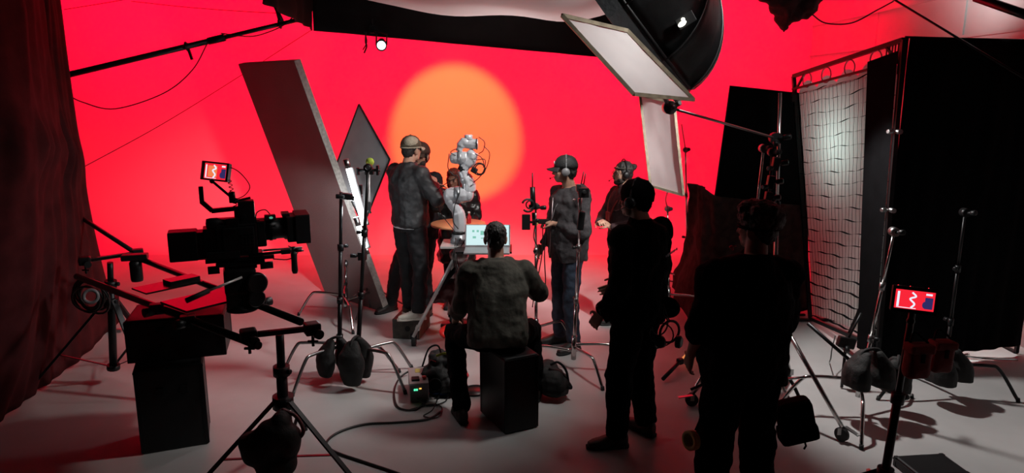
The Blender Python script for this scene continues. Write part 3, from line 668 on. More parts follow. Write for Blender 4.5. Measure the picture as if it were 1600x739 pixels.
# slider
RA0, RA1 = Z(120, 432, 1.0), Z(404, 540, 1.0); RB0, RB1 = Z(213, 402, 1.0), Z(470, 503, 1.0)
t = thing('camera_slider', 'long black two-rail camera slider spanning from curtain to the front tripod', 'slider', (RA0+RB1)/2)
for a, b in ((RA0, RA1), (RB0, RB1)): part('rail', 'redmetal', lambda q: q.tube(a, b, .024, n=16), None, Matrix.Identity(4))
I4 = Matrix.Identity(4)
for (a, b) in ((Z(122, 409, 1.02), Z(222, 394, 1.02)), (Z(376, 525, 1.04), Z(496, 512, 1.04))):
    cr = part('cross_bar', 'redmetal', lambda q: q.bar(a, b, .035, .03, bev=.004), None, I4)
    for p in (lerp(a, b, .1), lerp(a, b, .93)): part('end_clamp', 'black', lambda q: [(q.box(p, (.09,.09,.07), .5, bev=.012), q.tube(p+V((.03,-.03,-.02)), p+V((.06,-.06,-.02)), .028, n=14), q.tube(p+V((0,0,-.03)), p+V((0,0,-.11)), .009), q.bar(p+V((-.03,0,-.08)), p+V((.03,0,-.08)), .012, .012))], cr, I4)
s = (lerp(RA0, RA1, .66)+lerp(RB0, RB1, .66))/2
dr = (RA1-RA0).normalized(); dn = V((-dr.y, dr.x, 0))
ca = part('carriage', 'redmetal', lambda q: (q.bar(s-dn*.24+V((0,0,.045)), s+dn*.24+V((0,0,.045)), .34, .014, bev=.003), ), None, I4)
for e in (-.25, .25):
    for f in (-.2, .2): part('carriage_wheel', 'black', lambda q: (q.box(s+dn*e+dr*f+V((0,0,.0)), (.09,.07,.07), .4, bev=.01), q.tube(s+dn*e*1.1+dr*f-V((0,0,.01)), s+dn*e*1.35+dr*f-V((0,0,.01)), .03, n=16)), ca, I4)
s2 = (lerp(RA0, RA1, .42)+lerp(RB0, RB1, .42))/2
part('rail_plate', 'redmetal', lambda q: (q.bar(s2-dn*.2+V((0,0,.03)), s2+dn*.22+V((0,0,.03)), .22, .012), q.bar(s2+dn*.0+V((.0,0,.05)), s2+dn*.22+V((0,0,.05)), .12, .03)), ca, I4)
# front tripod, its sandbag
FB = Z(445, 690); FB = V((P(440, 600, 4.17).x, 4.15, 0))
tripod('black front tripod under the near end of the slider, sandbag on its hub', FB, P(437, 522, 4.12), a0=R(215), m='blackm', legr=.62, hz=.52, r=.034, lr=.012, name='tripod', cat='tripod', poleend=.1, flat=True)
SB = P(440, 642, 4.05)
t = thing('sandbag', 'large black leather sandbag slumped on the front tripod, dark red strap', 'sandbag', SB-V((0,0,.35)), 'sandbags weighing down the stands')
mb = MB(); 
for px, py, rx, rz, yy in ((442,655,.06,.07,4.0), (428,682,.12,.11,3.95), (408,700,.13,.12,3.93), (393,692,.08,.07,3.95), (432,724,.13,.10,3.95), (452,690,.07,.11,3.97)): mb.ell(P(px, py, yy), (rx, .10, rz))
mb.organic('pouch', 'sand', t, voxel=.012, smooth=12, wr=(.15, .03))
mb = MB(); mb.path(bez([P(440, 640, 4.0), P(462, 650, 4.0), P(474, 672, 3.98), P(466, 684, 3.98), P(455, 672, 3.98), P(452, 655, 3.98)], 6), .012, 8); mb.obj('strap', 'dkred', t)
# left tripod behind
LB = Z(178, 598)
tripod('dark tripod under the far end of the slider beside the curtain', LB, P(172, 410, LB.y-.1), a0=R(205), m='blackm', legr=.62, hz=.75, r=.03, lr=.016, name='tripod', cat='tripod', poleend=.12, flat=True)
t = thing('cable_ring', 'coiled bundle of cables with a white tape ring on the far tripod', 'cable coil', P(144, 462, 5.6))
mb = MB(); q = P(144, 462, 5.45)
for k in range(7): mb.torus(q+V((random.uniform(-.03,.03), random.uniform(-.03,.03), random.uniform(-.05,.02))), (random.uniform(-.3,.3), -1, random.uniform(-.3,.3)), .09+.01*k, .009, 20, 6)
mb.obj('coil', 'cable', t)
mb = MB(); mb.torus(P(142, 463, 5.35), (.3,-1,.2), .05, .014, 20, 6); mb.obj('tape_ring', 'greyplastic', t)
line('angled_pole', 'dark diagonal pole coming down from curtain to the slider end', [P(116, 333, 6.6), P(222, 402, 6.0)], .02, 'dkgrey', 'pole')
mb = MB(); q = P(211, 405, 5.85); mb.box(q+V((0,0,.02)), (.2,.1,.05), .3, bev=.01); mb.lathe([(.045,-.19), (.05,-.17), (.05,-.03), (.03,0)], q+V((.0,-.0,.0)), (0,0,1), 18)
tag(mb.obj('rail_clamp', 'blackm', pos=q), 'black clamp with hanging weight cylinder at the far rail end', 'clamp')
mb = MB(); q = P(109, 238, 6.9); mb.tube(q+V((0,0,-1.1)), q+V((0,0,.12)), .014); mb.box(q, (.06,.05,.04), bev=.006); knob(mb, q, (1,-.3,0), .1, .02); q2 = P(110, 257, 6.9); mb.box(q2, (.05,.05,.04), bev=.006); knob(mb, q2, (1,-.3,0), .12, .02); knob(mb, q2+V((0,0,.04)), (1,-.1,0.1), .07, .014)
mb.bar(q+V((0,0,-1.1)), V((q.x, q.y, .02)), .03, .03); mb.bar(V((q.x-.3, q.y, .02)), V((q.x+.3, q.y, .02)), .03, .03)
tag(mb.obj('light_stand', 'steel', pos=V((q.x, q.y, 0))), 'slim stand with two grip knobs peeking out past the curtain edge', 'light stand')
# crates under the slider
def crate(name, label, near, sx, sy, h, ang, m='black', z0=0.0, cat='case', latch=True):
    c = V(near); a = R(ang); ux = V((math.cos(a), math.sin(a), 0)); uy = V((-math.sin(a), math.cos(a), 0))
    cc = c+ux*sx/2+uy*sy/2; cc.z = z0; t = thing(name, label, cat, cc, 'black crates stacked under the slider' if 'slider' in label else None)
    mb = MB(rigid(cc, ang)); mb.box((0,0,h*.5), (sx, sy, h), bev=.015); mb.obj('shell', m, t)
    mb = MB(rigid(cc, ang))
    for xx in (-1, 1):
        for yy in (-1, 1): mb.box((xx*(sx/2-.012), yy*(sy/2-.012), h*.5), (.03,.03,h*.97), bev=.006)
    mb.box((0,0,h-.02), (sx+.008, sy+.008, .012)); mb.obj('corner_trim', 'blackm', t)
    if latch:
        mb = MB(rigid(cc, ang)); mb.box((-sx*.15,-sy/2-.006,h*.72), (.05,.014,.05), bev=.003); mb.obj('latch', 'blackm', t); mb = MB(rigid(cc, ang)); mb.box((sx*.2,-sy/2-.006,h*.72), (.05,.014,.05), bev=.003); mb.obj('latch', 'blackm', t)
    return t
crate('equipment_crate', 'upright matt black crate on the floor under the slider', Z(222, 711), .42, .34, .60, 22)
crate('equipment_crate', 'wide black crate lying on the upright one, under the slider', V((P(205, 578, 4.55).x, 4.52, 0)), .62, .42, .30, 16, z0=.60)
# ================================================================== TUBE-LIGHT STANDS
A0 = Z(532, 588); B0 = Z(560, 596)
cstand('black light stand left of the pair, tube light clamped to it', A0, P(533, 300, A0.y), a0=R(160), black=True, legr=.5, hub=.3, spread=(25, 75, -150), head=False, r=.017, legm='steel')
cstand('light stand with a tennis ball on its grip head, right of the pair', B0, P(575, 262, B0.y), a0=R(-40), black=True, legr=.5, hub=.3, spread=(10, 75, 140), head=True, r=.017, legm='steel')
for q, s in ((P(534, 305, A0.y), 1), (P(566, 392, A0.y), 1)):
    pass
t = thing('tube_light', 'two glowing white tube lights clamped at a slant between the stands', 'tube light', P(556, 330, A0.y))
for (a, b) in ((P(544, 262, A0.y-.08), P(569, 352, A0.y-.08)), (P(560, 352, A0.y-.0), P(571, 388, A0.y-.0))):
    mb = MB(); mb.tube(a, b, .021, n=16); mb.obj('tube', 'e_tube', t)
    mb = MB(); d = (b-a).normalized(); mb.tube(a-d*.07, a+d*.005, .023, n=16); mb.tube(b-d*.005, b+d*.05, .023, n=16); mb.bar(a+V((.03,.02,0)), b+V((.03,.02,0)), .012, .02); mb.obj('end_cap', 'steel', t)
mb = MB(); q = P(550, 308, A0.y-.04); mb.box(q, (.16,.05,.05), (0, R(8), 0), bev=.008); knob(mb, q, (-1,-.3,.1), .13, .02); knob(mb, q, (.3,-1,.1), .08, .015); mb.box(q+V((.06,0,.06)), (.05,.04,.08), bev=.006); mb.obj('clamp', 'blackm', t)
mb = MB(); q = P(566, 400, A0.y-.02); mb.box(q, (.07,.05,.07), bev=.008); knob(mb, q, (-1,-.3,.1), .1, .018); mb.obj('clamp', 'blackm', t)
lamp('tube_light_glow', 'POINT', P(556, 325, A0.y+.10), (0,0,0), 8, (.93,.97,1), .06)
lamp('added_board_fill', 'SPOT', P(556, 325, A0.y+.12), (-2.2, 7.8, .9), 200, (.95,.97,1), .06, spot_size=R(46), spot_blend=1.0)  # extra spot added to lift the foam board face, not the tube's own output
mb = MB(); q = P(577, 262, A0.y); mb.tube(P(557, 266, A0.y), P(594, 266, A0.y), .012); mb.box(P(577, 268, A0.y), (.07,.05,.05), bev=.006); mb.box(P(590, 266, A0.y), (.02,.04,.08), bev=.004); mb.box(P(559, 268, A0.y), (.02,.04,.06), bev=.004)
tag(mb.obj('cross_arm', 'blackm', pos=q), 'short black cross arm under the tennis ball', 'grip arm')
q = P(578, 253, A0.y-.01); mb = MB(); mb.ell(q, .034, nu=24, nv=16); tag(mb.obj('tennis_ball', 'tennis', pos=q), 'yellow-green tennis ball capping the right stand of the pair', 'ball')
t = thing('glass_rod', 'thin pale rod hanging from the cross arm by the tennis ball', 'rod', P(577, 300, A0.y))
mb = MB(); mb.tube(P(576, 272, A0.y-.02), P(577, 328, A0.y-.02), .010); mb.obj('rod', 'whiteplastic', t)
mb = MB(); q = P(575, 322, A0.y-.03); mb.box(q, (.05,.03,.07), bev=.008); mb.tube(q, q+V((.02,0,-.06)), .009); mb.obj('plug', 'silver', t)
sandbag('black sandbag hung on the left stand of the tube-light pair', P(524, 529, A0.y-.05), .85, R(40), lean=(-.02,0), drop=.36)
sandbag('longer black sandbag hung on the right stand of the tube-light pair', P(555, 529, B0.y-.10), .88, R(75), lean=(.0,0), drop=.42)
# ================================================================== ROBOT AND ITS CART
Y0 = 6.5
def pr(px, py, dy=0): return P(px, py, Y0+dy)
base = pr(717, 379)
t = thing('robot_cart', 'silver tripod cart with plate carrying the robot arm and laptop', 'cart', V((base.x, Y0, 0)))
zt = base.z
mb = MB(); mb.box((base.x-.02, Y0, zt-.012), (.28,.34,.022), bev=.004); mb.obj('top_plate', 'alu', t)
mb = MB(); mb.box((pr(758,379).x, Y0-.22, zt-.012), (.50,.32,.018), bev=.003); mb.obj('laptop_shelf', 'blackm', t)
mb = MB(); mb.tube((base.x, Y0, .45), (base.x, Y0, zt-.02), .04, n=18); mb.lathe([(.07,0), (.09,.05), (.09,.09), (.05,.14)], (base.x, Y0, zt-.18), (0,0,1), 20); mb.obj('column', 'steel', t)
for i, (fx, fy, yy) in enumerate(((647, 540, 6.45), (742, 535, 6.5), (706, 505, 7.0))):
    f = Z(fx, fy); f.z = .1; top_ = V((base.x, Y0, zt-.12)) + (f-V((base.x, Y0, 0)))*.06
    mb = MB()
    s_ = (f-top_).cross(V((0,0,1))).normalized()*.042
    for e in (-1, 0, 1): mb.tube(top_+s_*e, lerp(top_, f, 1)+s_*e*.7, .017, n=10)
    mb.bar(lerp(top_, f, .45)-s_*1.2, lerp(top_, f, .45)+s_*1.2, .03, .03); mb.bar(lerp(top_, f, .9)-s_, lerp(top_, f, .9)+s_, .04, .03); l = mb.obj('leg', 'alu', t)
    mb = MB(); mb.tube((f.x-.02, f.y, .05), (f.x+.02, f.y, .05), .05, n=18); mb.obj('wheel', 'rubber', l)
    mb = MB(); mb.box((f.x, f.y, .1), (.07,.06,.06), bev=.01); mb.ell(top_, .045); mb.obj('leg_joint', 'blackm', l)
t = thing('robot', 'white seven-joint robot arm standing on the silver cart', 'robot', base)
b0 = V((base.x, Y0, zt))
mb = MB(); mb.lathe([(.08,0), (.08,.04), (.066,.05), (.066,.085)], b0, (0,0,1), 28); mb.obj('base_flange', 'robotgrey', t)
mb = MB(); mb.lathe([(.066,0), (.07,.01), (.07,.02), (.064,.03)], b0+V((0,0,.085)), (0,0,1), 28); mb.obj('base_ring', 'black', t)
def rob(name, f, m='robot', v=.007): 
    b = MB(); f(b); return b.organic(name, m, t, voxel=v, smooth=4)
rob('lower_link', lambda b: (b.path(bez([pr(718,363), pr(718,345), pr(715,330), pr(706,317)], 5), [.063]*5+[.062]*5+[.056]*6), b.ell(pr(705,313), (.062,.062,.06))))
rob('elbow_joint', lambda b: (b.path([pr(698,306), pr(704,305), pr(715,304.5), pr(726,304), pr(734,304)], [.055,.074,.078,.076,.06]), b.ell(pr(701,306), (.05,.07,.074)), b.ell(pr(732,303), (.05,.07,.073))))
mb = MB(); mb.tube(pr(711,304.6), pr(720,304.3), .0805, n=32); mb.obj('joint_band', 'robotgrey', t)
rob('middle_link', lambda b: (b.path(bez([pr(733,299), pr(732,286), pr(726,275), pr(723,265)], 5), [.066]*5+[.062]*5+[.05]*6), b.ell(pr(732,298), (.05,.055,.06))))
mb = MB(); mb.tube(pr(722,267), pr(725,261), .047, .046, n=28); mb.obj('link_band', 'black', t)
rob('upper_link', lambda b: (b.path(bez([pr(724,264), pr(729,256), pr(736,248), pr(738,238)], 5), [.05]*5+[.06]*5+[.056]*6), b.ell(pr(736,242), (.046,.048,.055))))
rob('shoulder_joint', lambda b: (b.path([pr(706,247,-.01), pr(712,247,-.01), pr(722,246.5,-.01), pr(730,246,-.01)], [.045,.058,.061,.055]), b.ell(pr(708,247,-.01), (.035,.048,.052))))
mb = MB(); mb.tube(pr(716,246.8,-.01), pr(722,246.5,-.01), .0635, n=32); mb.obj('joint_band', 'robotgrey', t)
rob('wrist_link', lambda b: (b.path(bez([pr(717,237), pr(720,228), pr(727,219)], 5), [.032]*5+[.044]*6), b.path([pr(727,224), pr(737,225), pr(747,225)], [.045,.05,.049]), b.ell(pr(727,222), (.048,.048,.045))), v=.006)
mb = MB(); mb.lathe([(.036,0), (.038,.015), (.038,.04), (.028,.045)], pr(732,218), (0,0,1), 24); mb.obj('tool_flange', 'robot', t)
mb = MB(); mb.torus(pr(745,225), pr(749,225)-pr(743,225), .050, .005, 24, 8); mb.obj('wrist_seal', 'black', t)
mb = MB(); q = pr(744,268,-.06) 
for c_, rr in ((pr(749,264,-.05), .055), (pr(750,264,-.06), .045)): mb.torus(c_, (.3,-1,.1), rr, .006, 20, 6)
mb.box(pr(741,266,-.05), (.06,.05,.05), (0,.5,0), bev=.01); mb.obj('cable_hub', 'black', t)
mb = MB()
for pts in ([(748,214),(757,222),(755,235),(748,240)], [(718,236),(712,233),(704,238),(712,243)], [(702,240),(700,262),(708,273),(715,276),(718,300),(711,320),(708,345),(716,358)],
            [(742,240),(752,246),(756,255),(755,262)], [(756,228),(765,240),(760,262),(750,276),(740,285)], [(744,250),(758,250),(754,270),(742,272)]):
    mb.path(bez([pr(x_, y_, -.09) for x_, y_ in pts], 6), .0045, 6)
mb.obj('cable', 'cable', t)
line('robot_cable', 'thin cable sagging from man in cap to the robot elbow', [pr(716,276,-.05), pr(700,285,.0), pr(688,293,.1), pr(676,305,.3)], .004, 'cable', 'cable')
line('robot_cable', 'thin cable drooping from man in cap down past the disc', [pr(682,318,.2), pr(690,335,.0), pr(703,352,-.1), pr(714,366,-.1)], .004, 'cable', 'cable')
for k, (x1, x2) in enumerate(((712, 716), (720, 714), (728, 720))):
    line('power_cable', ('leftmost', 'middle', 'rightmost')[k]+' of the thin cables dropping under the robot base', [pr(x1,372,-.12), pr(x2-6,400,-.2), pr(x2,430,-.2), pr(x2-4+4*k,470,-.2), pr(x2+2,520,-.2), Z(706+6*k, 560, .02)], .005, 'cable', 'cable')
t = thing('shoulder_bag', 'black and burgundy bag hanging under the robot cart', 'bag', pr(700, 470, -.1))
mb = MB()
for px, py, rx, rz in ((690,462,.09,.07), (700,450,.08,.10), (680,466,.05,.04), (712,470,.06,.10), (722,430,.05,.12), (712,455,.05,.12)): mb.ell(pr(px, py, .12), (rx, .08, rz))
mb.organic('bag_body', 'dkred', t, voxel=.012, smooth=4, wr=(.1,.05))
mb = MB(); mb.path(bez([pr(675,465,.02), pr(695,440,.02), pr(712,420,.02), pr(728,405,.02)], 6), .022, 8); mb.path(bez([pr(722,408,.0), pr(730,425,0), pr(722,445,0), pr(716,470,.0)], 6), .012, 8); mb.obj('strap', 'blackcloth', t)
# laptop
lp = V((P(761, 388, 6.12).x, 6.14, zt))
t = thing('laptop', 'open laptop with a pale cyan screen on the robot cart', 'laptop', lp)
mb = MB(); mb.box(lp+V((0,-.02,.008)), (.40,.26,.016), bev=.004); mb.obj('keyboard_base', 'greyplastic', t)
SM = Matrix.Translation(lp+V((0,.11,.016))) @ Matrix.Rotation(R(-30), 4, 'X')
mb = MB(SM); mb.box((0,0,.105), (.41,.012,.21), bev=.004); lid = mb.obj('lid', 'greyplastic', t)
mb = MB(SM); mb.box((0,-.0075,.107), (.385,.002,.19)); sc_ = mb.obj('screen', 'e_laptop', lid)
mb = MB(SM)
for x_, z_, sx, sz in ((-.13,.17,.02,.02), (-.09,.17,.02,.02), (-.12,.10,.03,.02), (-.05,.15,.03,.04), (-.05,.09,.02,.01), (.16,.15,.02,.03), (.13,.08,.02,.015)): mb.box((x_, -.0095, z_*.85), (sx, .001, sz))
mb.obj('screen_shapes', 'e_laptop_green', lid)
# round table disc + bottle
dc = P(716, 350, 7.12)
t = thing('round_table', 'small peach-orange round bar table in front of the woman', 'table', V((dc.x, 7.12, 0)))
mb = MB(); mb.lathe([(.0,-.012), (.275,-.012), (.28,-.006), (.28,.006), (.275,.01), (0,.01)], dc, (0,0,1), 48); mb.obj('tabletop', 'disc', t)
mb = MB(); mb.tube((dc.x, dc.y, .03), (dc.x, dc.y, dc.z-.01), .025); mb.lathe([(.2,0), (.2,.012), (.03,.04)], (dc.x, dc.y, 0), (0,0,1), 32); mb.obj('pedestal', 'blackm', t)
q = P(733, 352, 7.1); q.z = dc.z+.01; t = thing('bottle', 'small red bottle on the peach round table', 'bottle', q)
mb = MB(); mb.lathe([(0,0), (.02,0), (.022,.01), (.022,.07), (.01,.09), (.01,.105)], q, (0,0,1), 18); mb.obj('bottle_body', 'pinkred', t)
mb = MB(); mb.tube(q+V((0,0,.103)), q+V((0,0,.12)), .012); mb.obj('cap', 'whiteplastic', t)
# ================================================================== FLOOR ITEMS
# apple box under man in olive cap
ab = Z(657, 531); t = None
def abox(label, near, sx, sy, h, ang):
    a = R(ang); ux = V((math.cos(a), math.sin(a), 0)); uy = V((-math.sin(a), math.cos(a), 0)); cc = V(near)-ux*sx/2+uy*sy/2
    t = thing('apple_box', label, 'wooden box', cc)
    mb = MB(rigid(cc, ang)); mb.box((0,0,h/2), (sx, sy, h), bev=.006); b = mb.obj('box', 'ply', t)
    mb = MB(rigid(cc, ang)); mb.tube((0.02,-sy/2-.001,h*.55), (.02,-sy/2+.004,h*.55), .028, n=16); mb.obj('hand_hole', 'ceil', t)
    mb = MB(rigid(cc, ang)); mb.box((sx/2+.001,0,h/2), (.004,sy*.98,h*.96)); mb.obj('bare_wood_side', 'plyedge', t)
abox('worn black wooden box under the white sneakers', Z(655, 531), .27, .42, .20, -8)
# seat box
sb = Z(789, 680)
crate('seat_box', 'tall matt black box the hooded man sits on', sb, .27, .42, .57, 27, m='black', latch=False, cat='box')
SBX = sb
# electronics box
c = Z(650, 628); ang = 10; CMm = rigid(c+V((0,.16,0)), ang)
t = thing('control_box', 'silver electronics box with green and amber lights on the floor', 'electronics box', c+V((0,.16,0)))
part('case', 'casegrey', lambda b: (b.box((0,0,.085), (.15,.34,.15), bev=.006),), None, CMm)
part('front_panel', 'greyplastic', lambda b: b.box((0,-.172,.085), (.14,.006,.13), bev=.001), None, CMm)
part('power_light', 'e_green', lambda b: b.box((-.035,-.177,.11), (.014,.004,.014)), None, CMm)
part('power_light', 'e_amber', lambda b: b.box((.008,-.177,.118), (.018,.004,.008)), None, CMm)
part('power_light', 'e_green', lambda b: b.box((-.018,-.177,.11), (.012,.004,.014)), None, CMm)
part('stop_knob', 'redplastic', lambda b: b.lathe([(.012,0), (.012,.01), (.018,.012), (.017,.024), (0,.027)], (.045,-.09,.16), (0,0,1), 16), None, CMm)
part('switch_block', 'black', lambda b: b.box((-.025,-.09,.165), (.06,.07,.02), bev=.004), None, CMm)
part('sticker', 'yellow', lambda b: (b.box((.0,.09,.161), (.04,.08,.002)), ), None, CMm)
part('foot', 'rubber', lambda b: [b.tube((x_, y_, 0), (x_, y_, .012), .012) for x_ in (-.05,.05) for y_ in (-.14,.14)], None, CMm)
# gear bag left of the seated man
t = thing('gear_bag', 'open black gear bag stuffed with cables left of the seated man', 'bag', Z(690, 606))
mb = MB(); 
for px, py, rx, rz, yy in ((690,588,.12,.13,5.45), (676,585,.07,.12,5.45), (702,568,.08,.12,5.5), (684,560,.08,.07,5.5), (700,600,.1,.07,5.4)): mb.ell(P(px, py, yy), (rx, .12, rz))
mb.organic('bag_body', 'sand', t, voxel=.012, smooth=3, wr=(.08,.06), wr2=(.03,.015))
mb = MB(); mb.path(bez([P(660,572,5.35), P(670,545,5.35), P(684,540,5.35), P(690,555,5.35)], 6), .008, 6); mb.torus(P(680,602,5.3), (0,-1,.3), .05, .006, 16, 6); mb.box(P(676,566,5.33), (.05,.02,.03), (0,.4,0), bev=.006); mb.obj('handle', 'blackm', t)
mb = MB(); mb.path(bez([P(682,556,5.34), P(690,553,5.33), P(698,552,5.33)], 5), .01, 6); mb.obj('green_webbing', 'tennis', t)
q = Z(686, 612, .02); mb = MB(); mb.ell(q, (.09,.05,.03)); mb.ell(q+V((.08,.03,0)), (.06,.05,.025)); o = mb.organic('blue_cloth', 'bluedk', voxel=.008, smooth=2, wr=(.05,.03), pos=q); tag(o, 'crumpled dark blue cloth beside the electronics box', 'cloth')
# red round device
q = P(706, 520, 5.75); t = thing('stop_button_pod', 'glossy red round pod on a stem by the seated man hand', 'button pod', q)
mb = MB(); mb.lathe([(0,-.02), (.07,-.02), (.11,.0), (.105,.018), (.06,.035), (0,.04)], q, (.05,-.25,1), 28); mb.obj('dome', 'redplastic', t)
mb = MB(); mb.tube(q-V((0,0,.02)), V((q.x, q.y, .02)), .02); mb.lathe([(.14,0), (.14,.015), (.02,.03)], (q.x, q.y, 0), (0,0,1), 20); mb.obj('stem', 'steel', t)
# pressure plate under
q = Z(742, 612); mb = MB(); mb.lathe([(.0,0), (.1,0), (.1,.01), (0,.012)], q, (0,0,1), 28); mb.torus(q+V((0,0,.014)), (0,0,1), .1, .005, 28, 6); tag(mb.obj('floor_disc', 'dkgrey', pos=q), 'flat round metal base on the floor left of the seat box', 'base plate')
# backpack right
q = Z(866, 622); t = thing('backpack', 'black backpack on the floor right of the seat box', 'backpack', q)
mb = MB()
for px, py, rx, rz, yy in ((862,592,.12,.10,5.35), (874,597,.09,.08,5.35), (855,582,.1,.1,5.4), (868,608,.12,.05,5.33)): mb.ell(P(px, py, yy), (rx, .14, rz))
mb.organic('pack_body', 'sand', t, voxel=.012, smooth=4, wr=(.1,.04), wr2=(.03,.01))
mb = MB(); mb.path(bez([P(878,585,5.3), P(888,598,5.3), P(892,606,5.28), P(884,603,5.28)], 5), .014, 8); mb.path(bez([P(860,570,5.3), P(872,566,5.3), P(884,578,5.3), P(888,596,5.3)], 5), .01, 8); mb.obj('strap', 'blackcloth', t)
# floor cables
line('floor_cable', 'long black cable curving over the floor from the control box towards us', [Z(690,642,.01), Z(668,655,.01), Z(620,660,.01), Z(570,663,.01), Z(530,675,.01), Z(510,692,.01), Z(524,706,.01), Z(570,722,.01), Z(612,736,.01), Z(650,750,.01)], .009, 'cable', 'cable')
line('floor_cable', 'black cable looping left around the electronics box', [Z(668,572,.06), Z(646,577,.05), Z(625,590,.015), Z(616,612,.01), Z(622,636,.01), Z(648,640,.01), Z(666,626,.01)], .008, 'cable', 'cable')
line('floor_cable', 'thin tangled cable between electronics box and gear bag', [Z(640,640,.01), Z(672,632,.01), Z(690,636,.01), Z(684,652,.01), Z(662,650,.01), Z(676,640,.03), Z(686,618,.02)], .005, 'cable', 'cable')
line('floor_cable', 'thin cable crossing beneath the electronics box lights', [Z(652,622,.05), Z(668,634,.01), Z(694,628,.01), Z(702,616,.02)], .005, 'cable', 'cable')
line('floor_cable', 'thin cable on the floor behind man with radio', [Z(1040,438,.01), Z(1068,442,.01), Z(1100,446,.01)], .008, 'cable', 'cable')
# ================================================================== CENTRE-RIGHT STANDS
q0 = Z(838, 520); q0.y = 6.3; q0 = V((P(838, 500, 6.3).x, 6.3, 0))
t = cstand('stand holding a phone and spiral mount, between seated man and bearded man', q0, P(837, 322, 6.3), a0=R(30), legr=.42)
t = thing('phone_rig', 'phone in a clamp with a round mount and aerial atop the centre stand', 'phone rig', P(832, 330, 6.25))
mb = MB(); mb.box(P(822, 347, 6.2), (.075,.02,.14), bev=.006); mb.obj('phone', 'black', t)
mb = MB(); mb.torus(P(825, 321, 6.2), (.3,-1,.2), .055, .01, 22, 8, a0=.4, a1=5.6); mb.torus(P(828, 320, 6.2), (.3,-1,.2), .035, .007, 22, 8); mb.obj('ring_mount', 'blackm', t)
mb = MB(); mb.tube(P(833, 322, 6.25), P(832, 292, 6.25), .024, n=12); mb.tube(P(832, 292, 6.25), P(832, 270, 6.25), .006); mb.tube(P(833, 332, 6.25), P(834, 352, 6.25), .014); mb.box(P(834, 323, 6.25), (.09,.04,.04), bev=.008); knob(mb, P(838, 325, 6.2), (1,-.3,.1), .09, .02); knob(mb, P(832, 345, 6.2), (1,-.3,.1), .06, .018); mb.bar(P(824, 347, 6.23), P(834, 347, 6.25), .02, .02); mb.obj('aerial_arm', 'blackm', t)
mb = MB(); mb.path(bez([P(836,352,6.2), P(834,372,6.2), P(842,392,6.2), P(838,420,6.2), P(836,450,6.2), P(832,480,6.2)], 6), .005, 6); mb.obj('cable', 'cable', t)
q0 = Z(893, 560); q0 = V((P(896, 530, 5.95).x, 5.9, 0))
cstand('chrome stand with spread low legs in front of bearded man in jeans', q0, P(908, 300, 5.85), a0=R(-15), legr=.48, hub=.24, spread=(5, -50, 180))
t = thing('wireless_receiver', 'black receiver box with two aerials on the stand before man in jeans', 'receiver', P(911, 302, 5.8))
mb = MB(); mb.box(P(912, 301, 5.78), (.085,.04,.08), bev=.006); mb.obj('receiver_box', 'black', t)
mb = MB(); mb.tube(P(908, 288, 5.8), P(912, 268, 5.8), .005); mb.tube(P(912, 288, 5.8), P(915, 271, 5.8), .005); mb.obj('aerial', 'black', t)
mb = MB(); mb.box(P(904, 293, 5.8), (.04,.04,.06), bev=.006); mb.tube(P(906, 310, 5.84), P(906, 328, 5.84), .016); knob(mb, P(899, 312, 5.8), (-.5,-1,0), .05, .012); mb.obj('bracket', 'steel', t)
mb = MB(); mb.box(P(908, 345, 5.85), (.055,.04,.16), (0, .1, 0), bev=.012); mb.obj('battery_pack', 'black', t)
# stands behind the white reflector
q0 = V((P(1045, 470, 7.4).x, 7.4, 0)); cstand('stand below the narrow reflector, two grip knobs showing', q0, P(1043, 326, 7.4), a0=R(-30), legr=.5, spread=(0, 110, 235))
q0 = V((P(1075, 440, 8.2).x, 8.2, 0)); cstand('farthest stand, rising behind the brown cloth beside the reflector', q0, P(1071, 234, 8.2), a0=R(20))
line('grip_rod', 'thin rod standing up from the farthest stand head', [P(1071, 234, 8.18), P(1065, 194, 8.18)], .007, 'steel', 'rod')
line('grip_rod', 'short bent rod holding the narrow reflector from below', [P(1043, 326, 7.3), P(1040, 312, 7.0), P(1043, 300, 6.4)], .007, 'steel', 'rod')
# tall stand cluster right of centre
tripod('tall silver combo stand with braced wheeled legs behind the nearest man', V((2.02, 5.15, 0)), P(1219, 145, 5.5), a0=R(-62), m='chrome', legr=.62, hz=.75, r=.017, lr=.016, name='combo_stand', cat='light stand', wheels=True)
cstand('shorter chrome stand clustered left of the tall silver stand', V((1.84, 5.45, 0)), P(1193, 232, 5.45), a0=R(80), legr=.45)
cstand('black stand clustered close beside the tall silver stand', V((1.93, 5.3, 0)), P(1207, 238, 5.3), a0=R(200), black=True, legr=.4)
for i, (px, py, m_) in enumerate(((1212, 256, 'black'), (1204, 285, 'blackm'), (1200, 310, 'black'))):
    q = P(px, py, 5.22); mb = MB(); mb.box(q, (.05,.05,.1), (0,.12,0), bev=.008); knob(mb, q, (1,-.5,.2), .09, .02); knob(mb, q+V((0,0,-.03)), (-1,-.6,0), .08, .018)
    tag(mb.obj('grip_clamp', m_, pos=q), ('upper', 'middle', 'lowest')[i]+' dark clamp on the tall stand cluster', 'clamp')
# pole near the front man, the orange light on it put in as emission
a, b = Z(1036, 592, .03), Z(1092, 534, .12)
t = thing('floor_pole', 'slim pole on the floor with orange light painted along its top, right of standing man', 'pole', a)
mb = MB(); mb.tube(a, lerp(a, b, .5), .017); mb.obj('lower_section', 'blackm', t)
mb = MB(); mb.tube(lerp(a, b, .48), b, .012); mb.obj('painted_light_section', 'e_warm', t)
mb = MB(); mb.box(lerp(a, b, .45), (.05,.05,.05), .6, bev=.008); knob(mb, lerp(a, b, .44), (-.5,-.6,.6), .05, .014); mb.obj('clamp', 'black', t)
